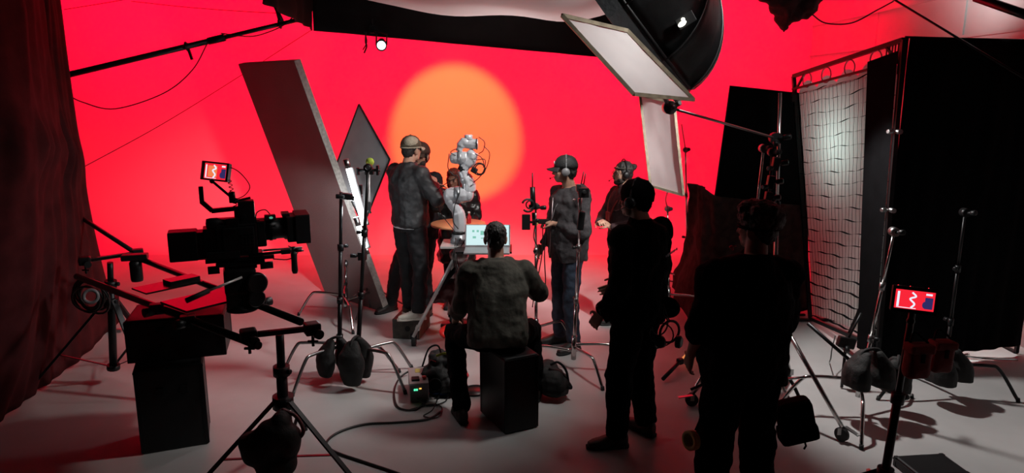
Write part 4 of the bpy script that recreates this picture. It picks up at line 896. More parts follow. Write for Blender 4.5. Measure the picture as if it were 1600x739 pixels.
# right-hand stands with bags and monitor
q1 = Z(1352, 585); q1 = V((P(1352, 570, 5.0).x, 5.05, 0))
cstand('chrome stand on low curved legs left of the small monitor, bags on its hub', q1, P(1397, 362, 5.05), a0=R(185), legr=.62, hub=.27, spread=(-8, 62, 200), black=False)
q2 = Z(1478, 590); q2 = V((P(1478, 560, 5.35).x, 5.35, 0))
cstand('dark stand right of the small monitor, legs spread under sandbags', q2, P(1508, 332, 5.3), a0=R(-12), legr=.55, hub=.27, spread=(0, 200, 120), black=True)
sandbag('black sandbag on the stand left of the monitor', P(1362, 548, 4.92), 1.0, R(10), drop=.27)
sandbag('rounder black sandbag hung behind the monitor tripod', P(1404, 560, 5.0), .85, R(60), drop=.25)
sandbag('dark sandbag sagging right of the red bags', P(1484, 545, 5.2), 1.0, R(25), drop=.26, lean=(.04, 0))
line('dark_pole', 'black pole slanting low from nearest man to the sandbags', [P(1262, 505, 5.2), P(1345, 578, 5.0)], .014, 'blackm', 'pole')
line('hanging_cable', 'thin cable dangling to the floor under the grid frame', [P(1305, 525, 5.9), P(1300, 545, 5.8), P(1298, 560, 5.7), Z(1296, 566, .01)], .005, 'cable', 'cable')
mb = MB(); q = P(1322, 535, 5.5); mb.box(q, (.14,.06,.09), (0,.2,0), bev=.015); knob(mb, q, (-.2,-1,-.8), .09, .02); mb.tube(q, q+V((.1,.0,.25)), .01); mb.tube(V((q.x, q.y, .01)), q, .012); tag(mb.obj('frame_clamp', 'blackm', pos=q), 'black clamp and rod at the foot of the grid frame', 'clamp')
mq = V((2.15, 3.76, 0))
tripod('slim tripod carrying the small monitor, red bags strapped on', mq, P(1425, 490, 3.76), a0=R(255), m='blackm', legr=.32, hz=.24, r=.024, lr=.012, name='monitor_tripod', cat='tripod', poleend=.06, brace=False)
q = P(1429, 469, 3.74); t = thing('field_monitor', 'small field monitor showing a red picture at far right', 'monitor', q)
MM2 = Matrix.Translation(q) @ Matrix.Rotation(R(-16), 4, 'Z') @ Matrix.Rotation(R(3), 4, 'Y') @ Matrix.Rotation(R(-8), 4, 'X')
part('housing', 'black', lambda b: (b.box((0,.018,0), (.225,.034,.14), bev=.006),), None, MM2)
part('bezel', 'blackm', lambda b: (b.box((0,-.002,.062), (.225,.008,.018)), b.box((0,-.002,-.062), (.225,.008,.018)), b.box((-.106,-.002,0), (.014,.008,.138)), b.box((.106,-.002,0), (.014,.008,.138))), None, MM2)
MM3 = MM2 @ Matrix.Translation(V((.0,-.001,0)))
screen('', None, MM3, .195, .104)
part('button_light', 'e_red', lambda b: [b.ell((x_, -.002, .074), (.003,.003,.002)) for x_ in (-.09, -.03, .06)], None, MM2)
part('tilt_mount', 'blackm', lambda b: (b.tube((0,.02,-.16), (0,.02,-.07), .014), b.ell((0,.02,-.12), .022)), None, MM2)
for i, (px, py, s_) in enumerate(((1433, 563, 1.0), (1470, 556, .95))):
    q = P(px, py, 3.70+.16*i); t = thing('pouch_bag', ('front', 'rear')[i]+' dark red pouch strapped to the monitor tripod', 'bag', q)
    mb = MB(); mb.box(q, (.135*s_,.09,.20*s_), (0, .04, .1), bev=.03); mb.organic('pouch', 'redbag', t, voxel=.01, smooth=2, wr=(.08,.012))
    mb = MB(); mb.box(q+V((0,-.008,.075*s_)), (.142*s_,.092,.05*s_), (0,.04,.1), bev=.015); mb.obj('flap', 'redbag', t)
    mb = MB(); mb.box(q+V((.0,-.055,.03)), (.022,.008,.05), bev=.003); mb.path(bez([q+V((-.05,0,.1)), q+V((-.01,.03,.15)), q+V((.05,0,.1))], 5), .007, 6); mb.obj('buckle_strap', 'blackcloth', t)
# crate at bottom edge under monitor tripod
q = Z(1405, 735); crate('floor_case', 'flat black case at the bottom edge beside the monitor tripod', V((q.x+.02, 4.02, 0)), .34, .25, .07, 6, m='black', latch=False)
mb = MB(); q = Z(1360, 742, .03); mb.path(bez([Z(1357,735,.03), Z(1364,742,.05), Z(1370,752,.03)], 5), .016, 8); tag(mb.obj('red_handle', 'redplastic', pos=q), 'bit of a red handle poking in at the bottom edge', 'handle')
mb = MB(); q = Z(1326, 578, .0); mb.box(q+V((0,0,.004)), (.09,.05,.004), .3); tag(mb.obj('tape_scrap', 'yellow', pos=q), 'scrap of yellow tape on the floor near the curved legs', 'tape')
# black strewn base seen under the far curtain
line('stand_leg', 'thin chrome stand leg on the floor beyond the black cloth', [Z(1515, 553, .05), Z(1505, 556, .02), Z(1545, 560, .02), Z(1590, 562, .02)], .012, 'chrome', 'stand leg')
# ================================================================== PEOPLE
# local frame of a figure: +Y is where it faces, +X its right hand, origin on the ground under the pelvis
BASE = dict(pel=(0,0,.95), wai=(0,.005,1.10), che=(0,.0,1.28), top=(0,-.01,1.43), nek=(0,.0,1.52), hed=(0,.03,1.655),
            sR=(.185,-.01,1.435), eR=(.235,-.03,1.15), wR=(.24,.06,.90), sL=(-.185,-.01,1.435), eL=(-.235,-.03,1.15), wL=(-.24,.06,.90),
            hR=(.09,0,.92), kR=(.10,.03,.50), aR=(.11,-.02,.09), hL=(-.09,0,.92), kL=(-.10,.03,.50), aL=(-.11,-.02,.09))
def head_frame(J, yaw, pit, roll=0):
    return Matrix.Translation(J['hed']) @ Matrix.Rotation(R(yaw), 4, 'Z') @ Matrix.Rotation(R(pit), 4, 'X') @ Matrix.Rotation(R(roll), 4, 'Y')
def torso(b, J, g, z0=-.07, top=True, bl=1.0, prof=None):
    hx = (J['hR']-J['hL']).normalized(); sx = (J['sR']-J['sL']).normalized()
    dn = (J['pel']-J['wai']).normalized()
    P_ = [(J['pel']+dn*(-z0), .15, .105, 0), (J['pel'], .165, .12, 0), (J['wai'], .15*bl, .11*bl, .35), (J['che'], .172, .122, .8), (J['top']-(J['nek']-J['top'])*.25, .172, .112, 1), (J['top']+(J['nek']-J['top'])*.3, .125, .088, 1), (J['nek'], .068, .066, 1)]
    if prof: P_ = [(p, a*prof[i], c*prof[i], t) for i, (p, a, c, t) in enumerate(P_)]
    if not top: P_ = P_[:3]
    rs = []
    for i, (p, rx, ry, t) in enumerate(P_):
        tan = (P_[min(i+1, len(P_)-1)][0]-P_[max(i-1, 0)][0]).normalized()
        x = lerp(hx, sx, t); x = (x-tan*x.dot(tan)).normalized(); y = tan.cross(x)
        gg = g if i < len(P_)-1 else g*.5
        rs.append(b.ring(p, x, y, rx+gg, ry+gg, 18, .85))
    b.rings(rs)
def arm(b, s, e, w_, r, inn=None):
    s, e, w_ = V(s), V(e), V(w_)
    b.ell(s, (r[0]*1.08,)*3); b.tube(s, e, r[0], r[1], 14); b.ell(e, (r[1]*1.03,)*3); b.tube(e, w_, r[1]*1.02, r[2], 14)
    if inn is not None: b.tube(inn, s, r[0]*.95, r[0]*1.05, 14)
def leg(b, h, k, a, r):
    b.ell(h, (r[0]*1.0,)*3); b.tube(h, k, r[0], r[1], 16); b.ell(k, (r[1]*1.04,)*3); b.tube(k, lerp(k, a, .35), r[1], r[1]*.97, 16); b.tube(lerp(k, a, .35), a, r[1]*.97, r[2], 16)
def hand(b, w_, d, nrm, side, curl=.5, k=1.0):
    """w_: wrist; d: pointing direction; nrm: palm normal; side: +1 thumb on d x nrm side"""
    d = V(d).normalized(); nrm = V(nrm); nrm = (nrm-d*nrm.dot(d)).normalized(); x = d.cross(nrm)*side
    w_ = V(w_)
    b.rings([b.ring(w_+d*t*k, x, nrm, rx*k, ry*k, 12, .8) for t, rx, ry in ((-.03,.026,.02), (0,.027,.019), (.03,.036,.017), (.07,.042,.015), (.092,.04,.012))])
    for i, (off, L_) in enumerate(((.031,.93), (.0105,1.03), (-.0105,.97), (-.031,.78))):
        p = w_+d*.088*k+x*off*k; a = curl*.6; dd = (d+x*off*1.6).normalized()
        pts = [p-dd*.02*k, p]; 
        for j, s_ in enumerate((.042, .026, .021)):
            v = dd*math.cos(a)+nrm*math.sin(a); p = p+v*s_*L_*k; pts.append(p); a += curl*(.9 if j == 0 else .7)
        b.path(pts, [.0088*k, .009*k, .0085*k, .0078*k, .0066*k], 8); b.ell(p, .0066*k, nu=8, nv=6)
    p0 = w_+d*.022*k+x*.026*k; p1 = p0+(d*.55+x*.8+nrm*.2).normalized()*.038*k; p2 = p1+(d*.85+x*.35+nrm*(.25+curl*.4)).normalized()*.032*k; p3 = p2+(d*.95+nrm*(.3+curl*.5)).normalized()*.024*k
    b.path([p0, p1, p2, p3], [.013*k, .0105*k, .0095*k, .0075*k], 8); b.ell(p3, .0075*k, nu=8, nv=6)
def headmesh(b, F):
    T = b.m; b.m = T @ F
    b.ell((0,-.014,.035), (.075,.095,.083)); b.ell((0,.028,-.028), (.060,.062,.078)); b.ell((0,.052,-.082), (.034,.034,.024)); b.ell((.03,.02,-.07), (.03,.04,.03)); b.ell((-.03,.02,-.07), (.03,.04,.03))
    b.ell((0,.078,.022), (.046,.016,.011)); b.rings([b.ring((0,.084,.012), V((1,0,0)), V((0,1,0)), .009, .010, 8), b.ring((0,.099,-.015), V((1,0,0)), V((0,1,0)), .011, .013, 8), b.ring((0,.104,-.030), V((1,0,0)), V((0,1,0)), .016, .014, 8), b.ring((0,.094,-.038), V((1,0,0)), V((0,1,0)), .012, .01, 8)])
    b.ell((0,.086,-.056), (.021,.011,.006)); b.ell((0,.085,-.067), (.019,.011,.007)); b.ell((.034,.062,-.018), (.022,.02,.018)); b.ell((-.034,.062,-.018), (.022,.02,.018))
    for s in (-1, 1): b.ell((s*.077,-.008,-.012), (.010,.021,.033), (0, s*.15, -s*.35))
    b.m = T
def person(label, loc, head, k=1.0, J=None, yaw=0, pit=0, roll=0, jacket='blackcloth', pants='pants', shoe='darkshoe', skin='skin', hair='hair', cap=None, slR=(.068,.055,.045), slL=None, jg=.022, hood=False,
           lr=(.094,.070,.058), blob=1.0, beard=False, haird='short', hands=None, face=True, sole=None, jp=None, hem=.10, bare=0, seated=False, footdir=(None,None), collar=True, jwr=.03, hoodup=False, sleeves=1.0):
    t = thing('person', label, 'person', loc)
    J0 = {a: V(b) for a, b in BASE.items()}
    for a, b in (J or {}).items(): J0[a] = V(b)
    J = J0
    T = Matrix.Translation(V(loc)) @ Matrix.Rotation(R(head), 4, 'Z') @ Matrix.Scale(k, 4)
    F = head_frame(J, yaw, pit, roll); TF = T @ F
    hands = hands or {}
    # body: one continuous figure
    b = MB(T); torso(b, J, -.012, bl=blob); b.tube(J['nek']-(J['hed']-J['nek'])*.3, lerp(J['nek'], J['hed'], .75), .062, .056, 16)
    headmesh(b, F)
    for s in 'RL':
        arm(b, J['s'+s], J['e'+s], J['w'+s], (.048,.040,.028), lerp(J['s'+s], J['top'], .7))
        d, n_, c_ = hands.get(s, (None, None, .45))
        if d is None: d = (J['w'+s]-J['e'+s]); n_ = V((-1 if s == 'R' else 1, .1, 0))
        side = 1
        dd = V(d).normalized(); nn = V(n_); nn = (nn-dd*nn.dot(dd)).normalized()
        want = V((0,1,0)) if s+'t' not in hands else V(hands[s+'t'])
        side = 1 if dd.cross(nn).dot(want) > 0 else -1
        hand(b, J['w'+s]+dd*.02, d, n_, side, c_)
        leg(b, J['h'+s], J['k'+s], J['a'+s]-V((0,0,.02)), (.078,.052,.036))
    b.organic('body', skin, t, voxel=.0058*k, smooth=2)
    # clothes
    b = MB(T); torso(b, J, jg, z0=-hem, bl=blob, prof=jp); sl = slR
    for s in 'RL':
        e_, w_ = J['e'+s], J['w'+s]
        if sleeves < 1: arm(b, J['s'+s], lerp(J['s'+s], e_, 1), lerp(e_, w_, sleeves), (sl[0], sl[1], sl[1]*.9), lerp(J['s'+s], J['top'], .75))
        else: arm(b, J['s'+s], e_, w_, sl, lerp(J['s'+s], J['top'], .75))
    if hood:
        b.path(bez([J['nek']+V((.09,.04,-.03)), J['nek']+V((.10,-.05,-.02)), J['nek']+V((0,-.115,-.035)), J['nek']+V((-.10,-.05,-.02)), J['nek']+V((-.09,.04,-.03))], 5), .035, 10)
        b.ell(J['nek']+V((0,-.125,-.07)), (.13,.06,.085)); b.ell(J['nek']+V((0,-.135,-.13)), (.07,.04,.06))
    elif collar:
        b.path([J['nek']+V((math.cos(q/12*2*math.pi)*.068, math.sin(q/12*2*math.pi)*.066, .012)) for q in range(12)], .018, 8, closed=True)
    b.organic('hoodie' if hood else 'jacket', jacket, t, voxel=.011*k, smooth=3, wr=(.11, jwr), wr2=(.035, .008))
    b = MB(T); torso(b, J, .006, z0=-.08, top=False, bl=blob)
    for s in 'RL':
        leg(b, J['h'+s], J['k'+s], J['a'+s]+V((0,0,-.015)), lr)
    b.organic('trousers', pants, t, voxel=.011*k, smooth=3, wr=(.10, .03), wr2=(.04, .009))
    for i, s in enumerate('RL'):
        a = J['a'+s]; fd = footdir[i]
        if fd is None: fd = (.22 if s == 'R' else -.22, 1, 0)
        fd = V(fd).normalized(); zf = a.z-.09; x = V((-fd.y, fd.x, 0)).normalized()
        b = MB(T); o = V((a.x, a.y, zf))
        b.rings([b.ring(o+fd*y+V((0,0,z)), x, V((0,0,1)), rx, rz, 14, .8) for y, z, rx, rz in ((-.075,.055,.024,.035), (-.06,.055,.036,.05), (0,.062,.041,.056), (.05,.052,.043,.046), (.11,.040,.048,.034), (.16,.034,.044,.027), (.195,.028,.026,.018))])
        b.tube(o+V((0,0,.05)), o+V((0,0,.125)), .047, .045)
        sm = shoe[i] if isinstance(shoe, tuple) else shoe
        sh = b.organic('shoe', sm, t, voxel=.007, smooth=3)
        b = MB(T); b.rings([b.ring(o+fd*y+V((0,0,.013)), x, V((0,0,1)), rx, .013, 12, .6) for y, rx in ((-.082,.02), (-.07,.036), (0,.042), (.07,.045), (.12,.05), (.17,.044), (.205,.02))]); b.obj('sole', sole or 'rubber', sh)
        if sm == 'cream':
            b = MB(T)
            for q in range(5): b.bar(o+fd*(.04+.02*q)+V((0,0,.112-.012*q))+x*.02, o+fd*(.045+.02*q)+V((0,0,.112-.012*q))-x*.02, .005, .004)
            b.obj('laces', 'whiteplastic', sh)
    # head dressing
    if haird != 'none':
        b = MB(TF)
        b.ell((0,-.022,.045), (.083,.098,.088)); b.ell((0,-.055,-.01), (.066,.055,.07))
        if haird == 'thick':
            b.ell((0,-.025,.062), (.108,.12,.095)); b.ell((0,.03,.11), (.085,.07,.045))
            for q in range(16):
                a = q*2.4; b.ell((math.cos(a)*.09, -.02+math.sin(a)*.095, .05+.075*((q*7) % 10)/10), (.03,.03,.026))
        if haird == 'long':
            b.ell((.062,-.01,-.05), (.03,.05,.11)); b.ell((-.062,-.01,-.05), (.03,.05,.11)); b.ell((0,-.06,-.09), (.08,.05,.11)); b.ell((0,.045,.10), (.06,.045,.03))
        if haird == 'bun': b.ell((0,-.115,.065), (.04,.04,.035))
        # keep the face clear
        if haird not in ('long',): b.ell((.068,.0,.02), (.014,.035,.04)); b.ell((-.068,.0,.02), (.014,.035,.04))
        b.organic('hair', hair, t, voxel=.008, smooth=1, wr=(.02, .014), wr2=(.008, .008))
    if face:
        for s in (-1, 1):
            b = MB(TF); b.ell((s*.031,.0795,.003), (.0115,.008,.0075)); b.obj('eye', 'eye', t)
            b = MB(TF); b.path([(s*.016,.090,.022), (s*.032,.090,.027), (s*.048,.080,.022)], [.003,.0045,.002], 6); b.obj('eyebrow', 'hair', t)
    if beard:
        b = MB(TF); b.ell((0,.054,-.088), (.044,.040,.030)); b.ell((.038,.028,-.066), (.028,.046,.034)); b.ell((-.038,.028,-.066), (.028,.046,.034)); b.ell((0,.093,-.047), (.026,.009,.006)); b.organic('beard', 'beard', t, voxel=.005, smooth=1, wr=(.012, .006))
    if cap:
        cm, bm_, back = cap
        FC = TF @ Matrix.Rotation(R(180 if back else 0), 4, 'Z')
        b = MB(TF)
        b.rings([b.ring((0,-.012,z), V((1,0,0)), V((0,1,0)), rx, ry, 24) for z, rx, ry in ((.028,.090,.108), (.055,.091,.109), (.085,.084,.100), (.115,.066,.080), (.135,.040,.050), (.143,.012,.014))])
        cp = b.obj('cap', cm, t)
        b = MB(FC); g = []
        for i in range(9):
            a = R(-58+116*i/8+90); row = []
            for j in range(5):
                q = j/4; rr = 1+.72*q*max(0, math.sin(a))**1.2
                row.append(V((math.cos(a)*.090*(1+.12*q), math.sin(a)*.098*rr-.005, .034-.016*q-.03*abs(math.cos(a))*q)))
            g.append(row)
        b.sheet(g, .005); b.obj('brim', bm_, cp)
        if back:
            b = MB(TF); b.path(bez([(-.05,.088,.03), (-.03,.100,.052), (0,.104,.058), (.03,.100,.052), (.05,.088,.03)], 5), .005, 6); b.obj('cap_band', bm_, cp)
        b = MB(TF); b.ell((0,-.012,.145), (.008,.008,.004)); b.obj('cap_button', cm, cp)
    return t, T, TF, J
def headset(t, TF, m='black', mic=True, big=1.0, lbl=True, side=1):
    b = MB(TF); b.path([(math.cos(a)*.094*big, -.01, .01+math.sin(a)*.135*big) for a in [math.pi*i/16 for i in range(17)]], .006, 8); h = b.obj('headset_band', 'greyplastic' if m != 'black' else 'black', t)
    for s in (-1, 1):
        b = MB(TF); b.lathe([(.02,0), (.036,.004), (.038,.022), (.03,.034), (.0,.036)], (s*.078,-.006,-.004), (s,0,0), 20); b.obj('ear_cup', m, h)
    if mic:
        b = MB(TF); b.path(bez([(side*.098,.0,-.02), (side*.09,.06,-.05), (side*.045,.125,-.075)], 6), .0025, 6); b.ell((side*.043,.127,-.075), .008); b.obj('microphone', 'black', h)
    return h
SK = {}
# 1. man in olive cap, back turned, stepping on the wooden box -----------------
xa = V((P(645, 505, 6.80).x, 6.80, .20))
t, T, TF, J = person('man in olive and beige cap and black quilted jacket, one white sneaker on the box', xa, -42, 1.0,
    dict(hed=(0,.05,1.655), eR=(.29,.10,1.20), wR=(.06,.27,1.30), eL=(-.25,.12,1.2), wL=(-.04,.30,1.22), aR=(.12,-.03,.09), kR=(.11,.03,.5), aL=(-.10,.05,.09)),
    yaw=4, jacket='quilt', pants='pants', shoe=('cream','brownshoe'), sole='cream', cap=('capolive','capbeige',False), hair='hair', jg=.042, slR=(.085,.075,.052), hem=.03, lr=(.105,.082,.066), footdir=((-.61,-.82,0), (.3,1,0)),
    hands=dict(R=((-.6,.5,.5), (0,-.5,-1), .6), L=((.6,.5,.5), (0,-.5,-1), .6)), jwr=.035)
b = MB(TF); b.rings([b.ring((0,-.016,z), V((1,0,0)), V((0,1,0)), rx, ry, 24) for z, rx, ry in ((.022,.0915,.108), (.034,.0925,.110))]); b.obj('cap_back_band', 'capbeige', t)
b = MB(TF); b.ell((.03,-.035,.078), (.062,.082,.058)); b.obj('cap_mesh_panel', 'capbeige', t)
b = MB(T); b.rings([b.ring(J['pel']+V((0,0,z)), V((1,0,0)), V((0,1,0)), .188, .146, 20) for z in (-.034, -.005)]); b.obj('shirt_hem', 'whiteshirt', t)
# 2. bearded man facing him
xb = V((P(661, 480, 7.5).x, 7.45, 0))
t, T, TF, J = person('bearded man in brown cap and black coat facing camera, hands raised, behind quilted jacket', xb, 150, 1.045,
    dict(hed=(-.07,.06,1.675), nek=(-.03,.02,1.52), eL=(-.30,.12,1.20), wL=(-.27,.26,1.40), eR=(.24,.02,1.15), wR=(.12,.2,1.2), aR=(.40,.03,.09), kR=(.28,.04,.5), aL=(-.06,.0,.09), kL=(-.08,.05,.5)),
    yaw=8, jacket='blackcloth', pants='pants', shoe=('darkshoe','brownshoe'), cap=('capbrown','capbrown',False), beard=True, jg=.04, hem=.12, lr=(.10,.078,.062), hands=dict(L=((.2,.3,1), (1,.3,0), .5), R=((-.5,.5,.6), (0,-1,.4), .6)), slR=(.078,.066,.048))
# 3. woman behind the table
xc = V((P(714, 420, 7.75).x, 7.8, 0))
t, T, TF, J = person('auburn-haired woman in shiny black leather jacket behind the robot arm', xc, 185, .90,
    dict(hed=(.03,.06,1.63), eL=(-.25,.05,1.16), wL=(-.12,.24,1.10), eR=(.25,.05,1.16), wR=(.12,.24,1.10)), yaw=-20, pit=-14, jacket='leather', pants='blackcloth', hair='hairred', haird='long', jg=.045, hem=.36, slR=(.08,.07,.05), jwr=.06, jp=(1.25,1.15,1.0,1,1,1,1), skin='skind')
# 4. seated man in olive hoodie
bx = V((sb.x+.03, sb.y+.20, 0)); bx = V((P(778, 560, 4.92).x, 4.92, 0))
t, T, TF, J = person('seated man in dark olive hoodie seen from behind, on the tall box', bx, 6, 1.0,
    dict(pel=(0,.0,.67), wai=(0,.03,.82), che=(0,.06,.99), top=(0,.10,1.13), nek=(0,.13,1.21), hed=(0,.18,1.345), hR=(.10,.02,.64), hL=(-.10,.02,.64),
         kR=(.30,.42,.56), aR=(.33,.34,.09), kL=(-.31,.38,.56), aL=(-.27,.02,.09), sR=(.20,.09,1.12), sL=(-.20,.09,1.12), eR=(.33,.20,.92), wR=(.20,.42,.98), eL=(-.26,.14,.86), wL=(-.30,.36,.66)),
    yaw=0, pit=-6, jacket='olive', pants='crewblack', shoe='darkshoe', hood=True, jg=.045, hem=.08, lr=(.105,.08,.066), slR=(.082,.07,.055), skin='skind', hands=dict(L=((-.1,.6,-.7), (.5,-.2,-.5), .6)), face=False, jwr=.03, jp=(1.1,1.12,1.12,1.08,1.0,1,1), haird='short', sleeves=.55)
b = MB(T); 
# 5. man in cap and jeans, profile to the left
xd = V((P(886, 545, 6.42).x, 6.48, 0))
t, T, TF, J = person('man in black cap, grey hoodie and blue jeans looking left, headset on, holding a remote', xd, 118, 1.02,
    dict(hed=(.0,.05,1.665), eR=(.27,-.04,1.15), wR=(.22,.13,.95), eL=(-.27,.02,1.15), wL=(-.06,.16,1.20), aR=(.13,-.0,.09), aL=(-.12,.0,.09), sR=(.2,-.01,1.43), sL=(-.2,-.01,1.43)),
    yaw=-30, jacket='greyhood', pants='jeans', shoe='darkshoe', cap=('capblack','capblack',False), hood=True, jg=.048, hem=.10, blob=1.15, lr=(.10,.074,.06), slR=(.08,.068,.05), skin='skin', hands=dict(L=((.75,.35,.05), (0,-.3,-1), .7), R=((-.4,.8,-.5), (-1,0,0), .5)), jwr=.04)
headset(t, TF, m='greyplastic', side=1)
b = MB(TF); b.ell((-.035,.094,.075), (.022,.006,.014)); b.obj('cap_patch', 'whiteshirt', t)
b = MB(T); b.tube((.0,.168,1.43), (-.0,.20,.90), .004); b.obj('zip', 'steel', t)
b = MB(T); b.path(bez([(-.075,.06,1.49), (-.04,.155,1.36), (-.0,.185,1.22)], 5), .006, 6); b.obj('hood_cord', 'greyplastic', t)
hp = T @ V((.04,.24,1.215)); 
th = thing('remote', 'small black remote with a pale yellow tip held by man in jeans', 'remote', hp)
b = MB(); b.box(hp, (.12,.05,.045), (0,.1,.5), bev=.008); b.obj('remote_body', 'black', th)
b = MB(); b.box(hp+V((-.065,-.03,.0)), (.02,.03,.055), (0,.1,.5), bev=.004); b.obj('tip', 'yellow', th)
b = MB(); h0 = hp+V((-.01,-.03,-.02)); b.path(bez([h0, h0+V((0,0,-.25)), h0+V((-.04,0,-.5)), h0+V((-.08,0,-.66)), h0+V((-.03,0,-.72)), h0+V((.03,0,-.6)), h0+V((.02,0,-.3)), h0+V((.03,0,0))], 6), .005, 6); b.obj('strap', 'blackcloth', th)
# 6. man with headphones and glasses
xe = V((P(972, 500, 6.95).x, 7.05, 0))
t, T, TF, J = person('bearded man with headphones, glasses and hair bun, dark maroon top, half hidden', xe, 112, .97,
    dict(eR=(.31,.05,1.20), wR=(.08,.24,1.14), eL=(-.27,-.02,1.16), wL=(-.1,.2,1.12)), hands=dict(R=((-.7,.3,.3),(0,-.4,-1),.7), L=((.7,.3,.3),(0,-.4,-1),.7)), yaw=-8, jacket='maroon', pants='pants', haird='bun', beard=True, jg=.03, skin='skin', slR=(.072,.06,.046))
headset(t, TF, mic=True, big=1.03)
b = MB(TF)
for s in (-1, 1): b.torus((s*.031,.098,.0), (0,1,0), .021, .0022, 20, 6); b.tube((s*.052,.096,.004), (s*.08,.0,.006), .002, n=6)
b.tube((-.011,.1,.004), (.011,.1,.004), .002, n=6); b.obj('glasses', 'dkgrey', t)
b = MB(TF); b.path([(math.cos(a)*.083, -.012+math.sin(a)*.098, .058) for a in [2*math.pi*i/20 for i in range(20)]], .007, 8, closed=True); b.obj('headband', 'olive', t)
b = MB(T); b.path(bez([(-.09,.05,1.49), (-.07,.15,1.35), (0,.18,1.2), (.07,.15,1.35), (.09,.05,1.49)], 6), .008, 6); b.box((.0,.19,1.22), (.07,.02,.1), bev=.006); b.obj('lanyard', 'redbag', t)
# 7. standing man in black, belt with gear, nearest but one
xf = V((.85, 4.6, 0))
t, T, TF, J = person('man all in black standing at centre right, back turned, gear belt and radio', xf, 46, 1.03,
    dict(hed=(0,.05,1.65), eR=(.23,.03,1.15), wR=(.15,.22,1.04), eL=(-.22,-.02,1.14), wL=(-.20,.14,.93), aR=(.15,.0,.09), kR=(.13,.05,.5), aL=(-.15,.03,.09), kL=(-.13,.04,.5), sR=(.205,-.01,1.43), sL=(-.205,-.01,1.43)),
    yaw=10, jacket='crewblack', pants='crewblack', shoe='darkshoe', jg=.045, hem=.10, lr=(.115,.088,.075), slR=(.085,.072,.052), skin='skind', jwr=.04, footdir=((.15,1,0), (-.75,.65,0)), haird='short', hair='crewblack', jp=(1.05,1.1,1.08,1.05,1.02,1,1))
headset(t, TF, mic=True, big=1.02, side=-1)
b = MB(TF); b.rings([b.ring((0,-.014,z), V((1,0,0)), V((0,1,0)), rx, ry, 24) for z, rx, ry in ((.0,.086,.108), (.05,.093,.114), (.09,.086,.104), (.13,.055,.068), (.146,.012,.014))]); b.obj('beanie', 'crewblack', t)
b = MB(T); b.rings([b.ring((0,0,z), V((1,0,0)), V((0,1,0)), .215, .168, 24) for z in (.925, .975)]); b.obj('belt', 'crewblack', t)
b = MB(T)
for i in range(8): b.box((.03+.017*i,-.176-.002*(i % 2),1.315+.004*i), (.011,.004,.016 if i % 3 else .010), (0,-.25,0))
b.obj('shoulder_lettering', 'greyplastic', t)
# gear hanging from the belt
def hang(name, label, cat, px, py, Y, f, m):
    q = P(px, py, Y); b = MB(Matrix.Translation(q)); f(b); return tag(b.obj(name, m, pos=q), label, cat)
hang('headphones', 'black over-ear headphones hanging from the belt of standing man in black', 'headphones', 1046, 525, 4.5, lambda b: (b.torus((0,0,.03), (.4,-1,0), .075, .009, 20, 8), b.lathe([(.025,0), (.042,.005), (.042,.03), (.03,.04)], (.04,-.02,-.03), (1,-.6,0), 20), b.lathe([(.025,0), (.042,.005), (.042,.03), (.03,.04)], (-.05,-.02,-.03), (-1,-.6,0), 20), b.path(bez([(0,0,.1), (-.03,0,.16), (-.05,0,.22)], 5), .005, 6)), 'black')
hang('belt_pouch', 'black triangular pouch flaring from the right hip of standing man', 'pouch', 1044, 480, 4.55, lambda b: (b.ell((0,0,0), (.085,.05,.07), (0,.5,0)), b.box((-.06,.0,.03), (.08,.07,.09), (0,.3,0), bev=.02), b.box((.02,-.03,.01), (.07,.03,.05), (0,.5,0), bev=.01)), 'crewblack')
hang('belt_pouch', 'thin loops of cable and clips below the hip pouch of standing man', 'cables', 1031, 508, 4.5, lambda b: (b.torus((0,0,0), (.6,-1,0), .07, .006, 18, 6), b.torus((.01,-.01,-.06), (-.4,-1,0), .08, .005, 18, 6), b.box((0,0,.07), (.05,.03,.09), bev=.01), b.torus((-.01,0,-.14), (.2,-1,0), .02, .006, 12, 6)), 'blackm')
hang('walkie_talkie', 'small black radio with stub aerial at left hip of standing man', 'radio', 946, 492, 4.5, lambda b: (b.box((0,0,0), (.05,.035,.1), (0,-.5,0), bev=.006), b.tube((-.03,0,.03), (-.06,0,.06), .006)), 'black')
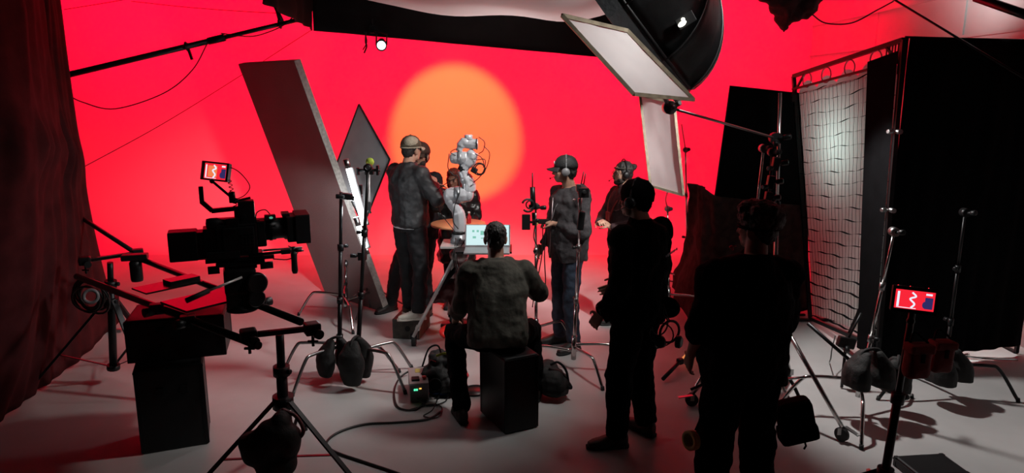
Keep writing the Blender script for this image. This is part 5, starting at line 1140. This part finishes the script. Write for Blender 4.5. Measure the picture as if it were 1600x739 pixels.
# 8. nearest man, cut by the bottom edge
xg = V((P(1178, 730, 3.72).x, 3.68, 0)); xg.x = 1.27
t, T, TF, J = person('nearest man in black shirt, back turned, thick dark hair, cut off by bottom edge', xg, 14, 1.02,
    dict(hed=(.05,.04,1.65), eR=(.26,.04,1.14), wR=(.17,.24,1.06), eL=(-.26,.02,1.13), wL=(-.23,.15,.94), sR=(.21,-.01,1.42), sL=(-.21,-.01,1.42), che=(.0,0,1.28), nek=(.03,.0,1.51), aR=(.15,.0,.09), aL=(-.15,0,.09), kR=(.13,.03,.5), kL=(-.13,.03,.5)),
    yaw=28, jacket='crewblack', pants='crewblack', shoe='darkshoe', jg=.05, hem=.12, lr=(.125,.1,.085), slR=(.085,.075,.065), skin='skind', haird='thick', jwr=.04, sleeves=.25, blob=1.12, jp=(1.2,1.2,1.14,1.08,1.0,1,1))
b = MB(TF); b.path([(math.cos(a)*.093, -.012+math.sin(a)*.107, .012) for a in [2*math.pi*i/20 for i in range(20)]], .008, 8, closed=True); b.obj('strap', 'crewblack', t)
b = MB(TF); b.m = Matrix.Identity(4); q = P(1143,386,3.72); b.ell(q, (.012,.008,.009)); b.ell(q+V((.006,0,-.012)), (.006,.006,.008)); b.tube(q, P(1150,384,3.72), .004); b.obj('earpiece', 'redplastic', t)
hang('hip_pouch', 'bulky black pouch bag on the right hip of the nearest man', 'pouch', 1243, 655, 3.78, lambda b: (b.box((0,0,.0), (.2,.13,.24), (0,-.25,0), bev=.04), b.box((.01,-.02,-.07), (.22,.12,.10), (0,-.25,0), bev=.03), b.box((-.02,-.05,.05), (.15,.06,.05), (0,-.15,0), bev=.015), b.path([(.05,-.03,-.12), (.06,-.03,-.15), (.05,-.03,-.17)], .006, 6)), 'crewblack')
q = P(1080, 688, 3.62); t = thing('tape_roll', 'beige roll of tape hanging at left hip of the nearest man', 'tape roll', q)
b = MB(); b.lathe([(.035,-.018), (.055,-.018), (.055,.018), (.035,.018), (.035,-.018)], q, (-1,-.55,.1), 28); b.obj('tape', 'yellow', t)
b = MB(); b.path([q+V((.02,0,.06)), q+V((.05,.02,.12)), q+V((.08,.04,.16))], .006, 6); b.obj('cord', 'blackcloth', t)
hang('walkie_talkie', 'black handset aerial poking out left of the nearest man hip', 'radio', 1086, 606, 3.75, lambda b: (b.tube((-.025,0,-.01), (.04,0,.02), .008), b.box((.06,0,.03), (.05,.035,.05), (0,-.4,0), bev=.008)), 'black')
